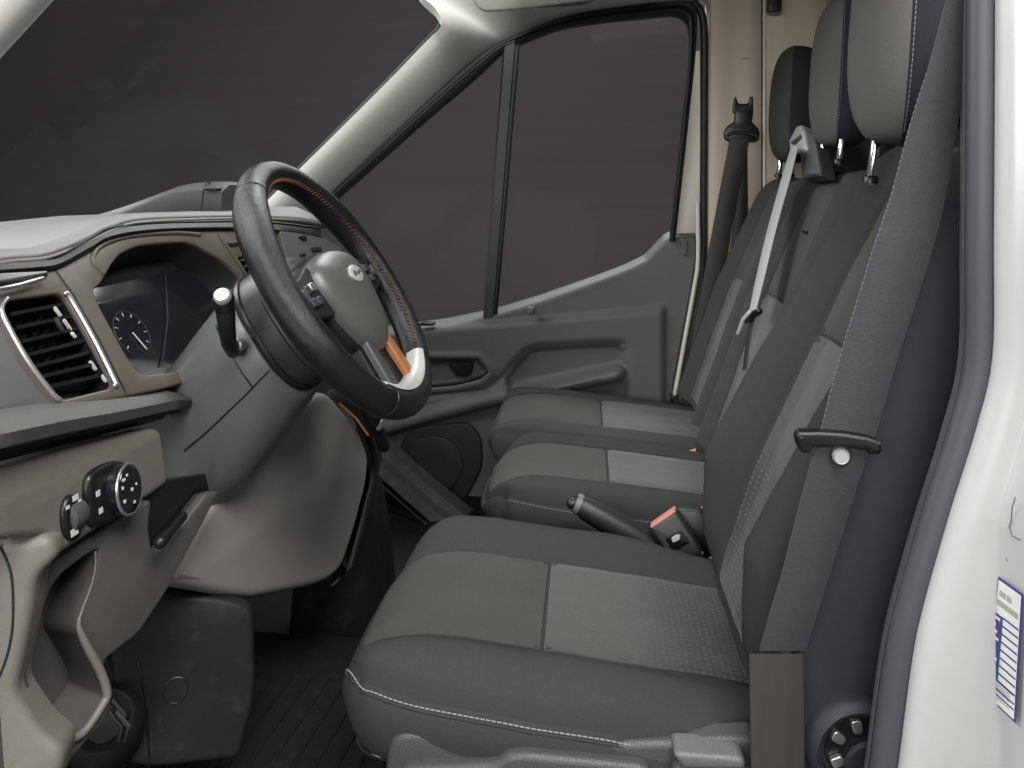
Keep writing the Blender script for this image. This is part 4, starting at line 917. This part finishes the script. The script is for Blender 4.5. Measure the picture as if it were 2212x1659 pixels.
for a0 in (100, 150, 205):
    pts = []
    for a, r in ((a0 - 14, .020), (a0 - 10, .034), (a0 + 10, .034), (a0 + 14, .020)): pts.append((CPn.uv(rc)[0] + r * math.cos(math.radians(a)), CPn.uv(rc)[1] + r * math.sin(math.radians(a))))
    plate('recline_tooth', CPn, rounded(pts, .004), 'satin', ds, .005, .0015, off=.0105)
lathe('recline_hub', rc + Vector((.008, 0, -.012)), (0, -1, 0), [(.027, .0), (.027, .013), (.024, .016), (.001, .017)], 'navy_trim', ds, 40)
# double passenger seat
ps = thing('double_seat', 'dark grey fabric double passenger seat with two cushions beside the far door', 'seat', V(.1, 1.84, FZ))
c1, cm1, cw1 = make_cushion(ps, -.205, 1.645, -.585, .60, .178, 5, .016, ('fabric', 'fabric'), ins=(-.16, .93), inm='insert_cushion', ka=.15, kfar=1.3, rside=.04, seam=.55)
c2, cm2, cw2 = make_cushion(ps, -.235, 2.025, -.585, .63, .192, 5, .014, ('fabric_far', 'fabric_far'), ins=(-.12, .93), inm='insert_cushion', ka=.05, rside=.03, rfront=.05, seam=.62)
dashes('stitching', [cw1(a, -1, 1) + Vector((0, -.001, .0)) for a in [-.97 + i * .1 for i in range(17)]], 'thread', c1, .0007)
b1, bm1, _, _ = make_back(ps, .275, 1.645, -.60, .685, .178, 21, [(-1, .03), (0, .04), (1, .02)], ('fabric_far', 'fabric_side'), ins=(-.95, .1), inm='insert_back', thick=.11, taper=.04)
b2, bm2, _, _ = make_back(ps, .285, 2.025, -.60, .67, .186, 21, [(-1, .04), (0, .05), (1, .03)], ('fabric_far', 'headrest_dark'), ins=(-.95, .1), inm='insert_back', thick=.11, taper=.10)
make_headrest(ps, V(.535, 1.66, .23), .055, .115, .155, 8, ('headrest_fabric_lit', 'fabric_side'), .06)
make_headrest(ps, V(.535, 2.03, .20), .055, .115, .148, 8, ('fabric_far', 'headrest_dark'), .06, stitch=False)
box('seat_base', V(.08, 1.84, -.78), .44, .66, .20, 'black_matte', ps, bev=.02)
box('pull_tab', bm1(.55, 0) + Vector((-.004, 0, 0)), .006, .03, .005, 'black_plastic', b1, bev=.001)
# ------------------------------------------------------------------ belts
dbelt = thing('driver_seat_belt', 'wide dark grey belt webbing crossing in front of the driver backrest', 'seat belt', PY(1680, 1420, .79))
def belt(name, L, R, m, parent, th=.0016, n=6): return strip(name, [PY(*q) for q in L], [PY(*q) for q in R], th, m, parent, n)
Ltop = [(2068, -80, .765), (2043, 0, .77), (2000, 159, .775), (1965, 269, .78), (1923, 425, .785), (1885, 537, .785), (1852, 646, .785), (1819, 752, .785), (1790, 858, .785), (1768, 950, .785), (1750, 1000, .785), (1717, 1123, .79), (1690, 1230, .795), (1660, 1330, .80), (1640, 1405, .805)]
Rtop = [(2160, -80, .765), (2130, 0, .77), (2098, 159, .775), (2072, 255, .78), (2043, 430, .785), (2016, 537, .785), (1979, 653, .785), (1943, 766, .785), (1913, 868, .785), (1888, 955, .785), (1870, 1000, .785), (1836, 1105, .79), (1800, 1220, .795), (1765, 1330, .80), (1742, 1405, .805)]
belt('webbing', Ltop, Rtop, 'webbing', dbelt)
strip('lap_webbing', [PY(1618, 1413, .797), PY(1620, 1520, .793), PY(1622, 1640, .79), PY(1624, 1760, .788)], [PY(1735, 1413, .797), PY(1737, 1520, .793), PY(1738, 1640, .79), PY(1738, 1760, .788)], .0016, 'webbing_brown', dbelt)
dashes('edge_stitching', [PY(x + 1, y, Y - .0012) for x, y, Y in Ltop[2:10]], 'seat_plastic_light', dbelt, .0005)
TP = Plane(PY(1810, 960, .772), (0, -1, 0))
a7 = lambda pts: [(1469 + x * .3646, 518.5 + y * .3646) for x, y in pts]
plate('tongue', TP, rounded(TP.px(a7([(692, 1170), (715, 1142), (830, 1140), (960, 1148), (1100, 1168), (1185, 1196), (1208, 1230), (1200, 1275), (1130, 1280), (1115, 1252), (960, 1238), (795, 1236), (772, 1272), (728, 1270), (700, 1222)])), .008), 'black_plastic', dbelt, .014, .005)
tube('tongue_rib', [TP.hit(1469 + x * .3646, 518.5 + y * .3646, .0005) for x, y in ((712, 1152), (830, 1150), (960, 1158), (1100, 1180), (1180, 1206))], .0022, 'seat_plastic', dbelt, seg=8)
lathe('stop_button', PY(1815, 984, .781), (0, -1, 0), [(.0085, 0), (.0085, .003), (.007, .005), (.0065, .004), (.003, .004), (.001, .0042)], 'silver_plastic', dbelt, 24)
lathe('button_ring', PY(1815, 984, .7815), (0, -1, 0), [(.0102, 0), (.0102, .0015), (.0085, .002)], 'black_plastic', dbelt, 24)
pbelt = thing('outer_passenger_belt', 'grey brown belt hanging from a black guide on the beige far pillar', 'seat belt', PY(1485, 890, 2.25))
belt('webbing', [(1576, 300, 2.222), (1541, 484, 2.235), (1522, 587, 2.24), (1495, 730, 2.24), (1472, 868, 2.24)], [(1618, 300, 2.222), (1590, 440, 2.235), (1568, 567, 2.24), (1535, 720, 2.24), (1509, 868, 2.24)], 'webbing_brown', pbelt)
belt('webbing_return', [(1602, 310, 2.232), (1590, 420, 2.25), (1580, 520, 2.262), (1574, 600, 2.268)], [(1614, 310, 2.232), (1615, 420, 2.25), (1616, 520, 2.262), (1616, 600, 2.268)], 'rubber', pbelt)
b7 = lambda pts: [(1382.6 + x * .2917, y * .2917) for x, y in pts]
GP = Plane(PY(1605, 260, 2.225), (0, -1, 0))
plate('guide', GP, rounded(GP.px(b7([(688, 712), (718, 712), (728, 765), (805, 765), (808, 712), (842, 712), (842, 840), (830, 900), (880, 950), (892, 990), (880, 1035), (850, 1052), (670, 1052), (630, 1035), (618, 985), (645, 935), (700, 900), (700, 840), (685, 835)])), .006), 'black_plastic', pbelt, .022, .006)
tube('guide_lip', [GP.hit(1382.6 + x * .2917, y * .2917, .004) for x, y in ((650, 1000), (690, 980), (780, 985), (850, 1000), (870, 1020))], .005, 'rubber', pbelt, seg=8)
plate('anchor', Plane(PY(1480, 890, 2.225), (0, -1, 0)), rounded(Plane(PY(1480, 890, 2.225), (0, -1, 0)).px([(1448, 855), (1465, 862), (1510, 864), (1522, 868), (1515, 880), (1500, 890), (1495, 920), (1470, 925), (1455, 905)]), .006), 'black_plastic', pbelt, .03, .006)
tube('anchor_bolt', [PY(1474, 880, 2.22), PY(1474, 905, 2.22)], .004, 'satin', pbelt, seg=8)
# centre belt from the top of the middle backrest
BPn = Plane(bm1(0, .95) + Vector((-.05, 0, 0)), (-math.cos(math.radians(21)), 0, math.sin(math.radians(21))))
mbelt = thing('middle_seat_belt', 'thin pale grey belt running from a grey bezel on the middle backrest', 'seat belt', PY(1720, 350, 1.8))
strip('webbing', [BPn.hit(*q) for q in ((1711, 312), (1692, 375), (1668, 460), (1650, 530), (1634, 600), (1619, 672))], [BPn.hit(*q) for q in ((1724, 316), (1710, 375), (1686, 460), (1668, 530), (1650, 605), (1631, 678))], .0025, 'webbing_light', mbelt)
BQ = Plane(BPn.p + Vector((.02, 0, 0)), BPn.n)
bez = plate('bezel', BQ, rounded(BQ.px([(1701, 285), (1708, 275), (1730, 269), (1736, 280), (1742, 318), (1735, 330), (1705, 325)]), .008), 'silver_plastic', mbelt, .03, .006)
plate('slot', BQ, rounded(BQ.px([(1708, 308), (1730, 290), (1733, 298), (1716, 316)]), .002), 'rubber', bez, .003, .0008, off=.001)
plate('bracket', BQ, rounded(BQ.px([(1734, 282), (1752, 284), (1768, 376), (1726, 382), (1722, 330)]), .008), 'seat_plastic', mbelt, .03, .006, off=-.006)
tube('tongue', [BPn.hit(1640, 672, .006), BPn.hit(1622, 684, .006), BPn.hit(1612, 692, .006)], .007, 'black_plastic', mbelt)
tube('tongue_plate', [BPn.hit(1622, 676, .01), BPn.hit(1608, 690, .01), BPn.hit(1594, 721, .01)], [.007, .006, .0035], 'webbing_light', mbelt)
strip('lower_strap', [BPn.hit(*q) for q in ((1622, 690), (1612, 740), (1604, 800))], [BPn.hit(*q) for q in ((1628, 690), (1620, 740), (1612, 800))], .002, 'rubber', mbelt)
# ------------------------------------------------------------------ handbrake and buckles
hb = thing('handbrake', 'black handbrake lever rising between the driver and middle seats', 'handbrake', PY(1450, 1210, 1.36))
pts = [(1452, 1222), (1420, 1190), (1360, 1152), (1300, 1117), (1258, 1093), (1240, 1085)]
tube('grip', [PY(x, y, 1.36) for x, y in pts], [.027, .0255, .023, .021, .0185, .016], 'collar', hb, seg=18, ends=False)
tube('underside', [PY(x, y + 16, 1.365) for x, y in pts[:-1]], [.014, .014, .013, .012, .010], 'black_plastic', hb, seg=12)
tube('release_collar', [PY(1252, 1090, 1.355), PY(1242, 1085, 1.355)], [.0185, .0165], 'seat_plastic_light', hb, seg=18, ends=False)
tube('release_button', [PY(1240, 1086, 1.355), PY(1232, 1088, 1.355)], .009, 'black_plastic', hb, seg=14)
b4 = lambda x, y: (1192.5 + x * .1953, 1019.6 + y * .1953)
def buckle(label, face_pts, top_pts, Y, thick, mk=True):
    bo = thing('seat_belt_buckle', label, 'buckle', PY(*face_pts[2], Y), 'seat belt buckles')
    pl = Plane(PY(*face_pts[0], Y), (-.15, -1, .12))
    plate('body', pl, rounded(pl.px(face_pts), .004), 'buckle_grey', bo, thick, .003)
    plate('release_button', pl, rounded(pl.px(top_pts), .002), 'red_button', bo, thick * .8, .002, off=-.001)
    return bo, pl
bo, pl = buckle('grey belt buckle with pale red button beside the driver seat', [b4(1095, 615), b4(1368, 455), b4(1655, 885), b4(1640, 960), b4(1330, 985)], [b4(1082, 606), b4(1352, 418), b4(1374, 450), b4(1100, 632)], 1.33, .03)
plate('press_panel', pl, rounded(pl.px([b4(1250, 735), b4(1420, 630), b4(1530, 780), b4(1340, 885)]), .003), 'black_plastic', bo, .002, .0006, off=.001)
plate('press_mark', pl, rounded(pl.px([b4(1320, 725), b4(1370, 690), b4(1420, 690), b4(1410, 750), b4(1335, 780)]), .002), 'mark_light', bo, .001, .0003, off=.0018)
pl2 = Plane(PY(1500, 1150, 1.37), (-.15, -1, .12))
plate('backplate', pl2, rounded(pl2.px([b4(1375, 418), b4(1640, 440), b4(1720, 500), b4(1880, 880), b4(1850, 960), b4(1650, 1000), b4(1640, 900)]), .005), 'black_plastic', bo, .03, .004)
tube('stalk', [PY(*b4(1520, 985), 1.325), PY(*b4(1660, 895), 1.325)], .003, 'cream', bo, seg=8)
tube('stalk', [PY(*b4(1720, 985), 1.335), PY(*b4(1870, 895), 1.335)], .004, 'satin', bo, seg=8)
pl3 = Plane(PY(1550, 1235, 1.32), (-.2, -1, .3))
plate('anchor_cover', pl3, rounded(pl3.px([b4(1800, 1020), b4(1900, 950), b4(1945, 1080), b4(2060, 1310), b4(1900, 1240), b4(1730, 1160)]), .006), 'silver_plastic', bo, .02, .004)
buckle('low black buckle with red button half hidden behind the driver backrest', [(1505, 1118), (1530, 1112), (1545, 1170), (1515, 1170)], [(1510, 1104), (1524, 1102), (1532, 1118), (1518, 1120)], 1.42, .03)
buckle('red topped buckle tucked between the two passenger cushions', [(1458, 992), (1504, 976), (1512, 1010), (1468, 1014)], [(1456, 988), (1503, 973), (1506, 979), (1460, 995)], 1.80, .03)
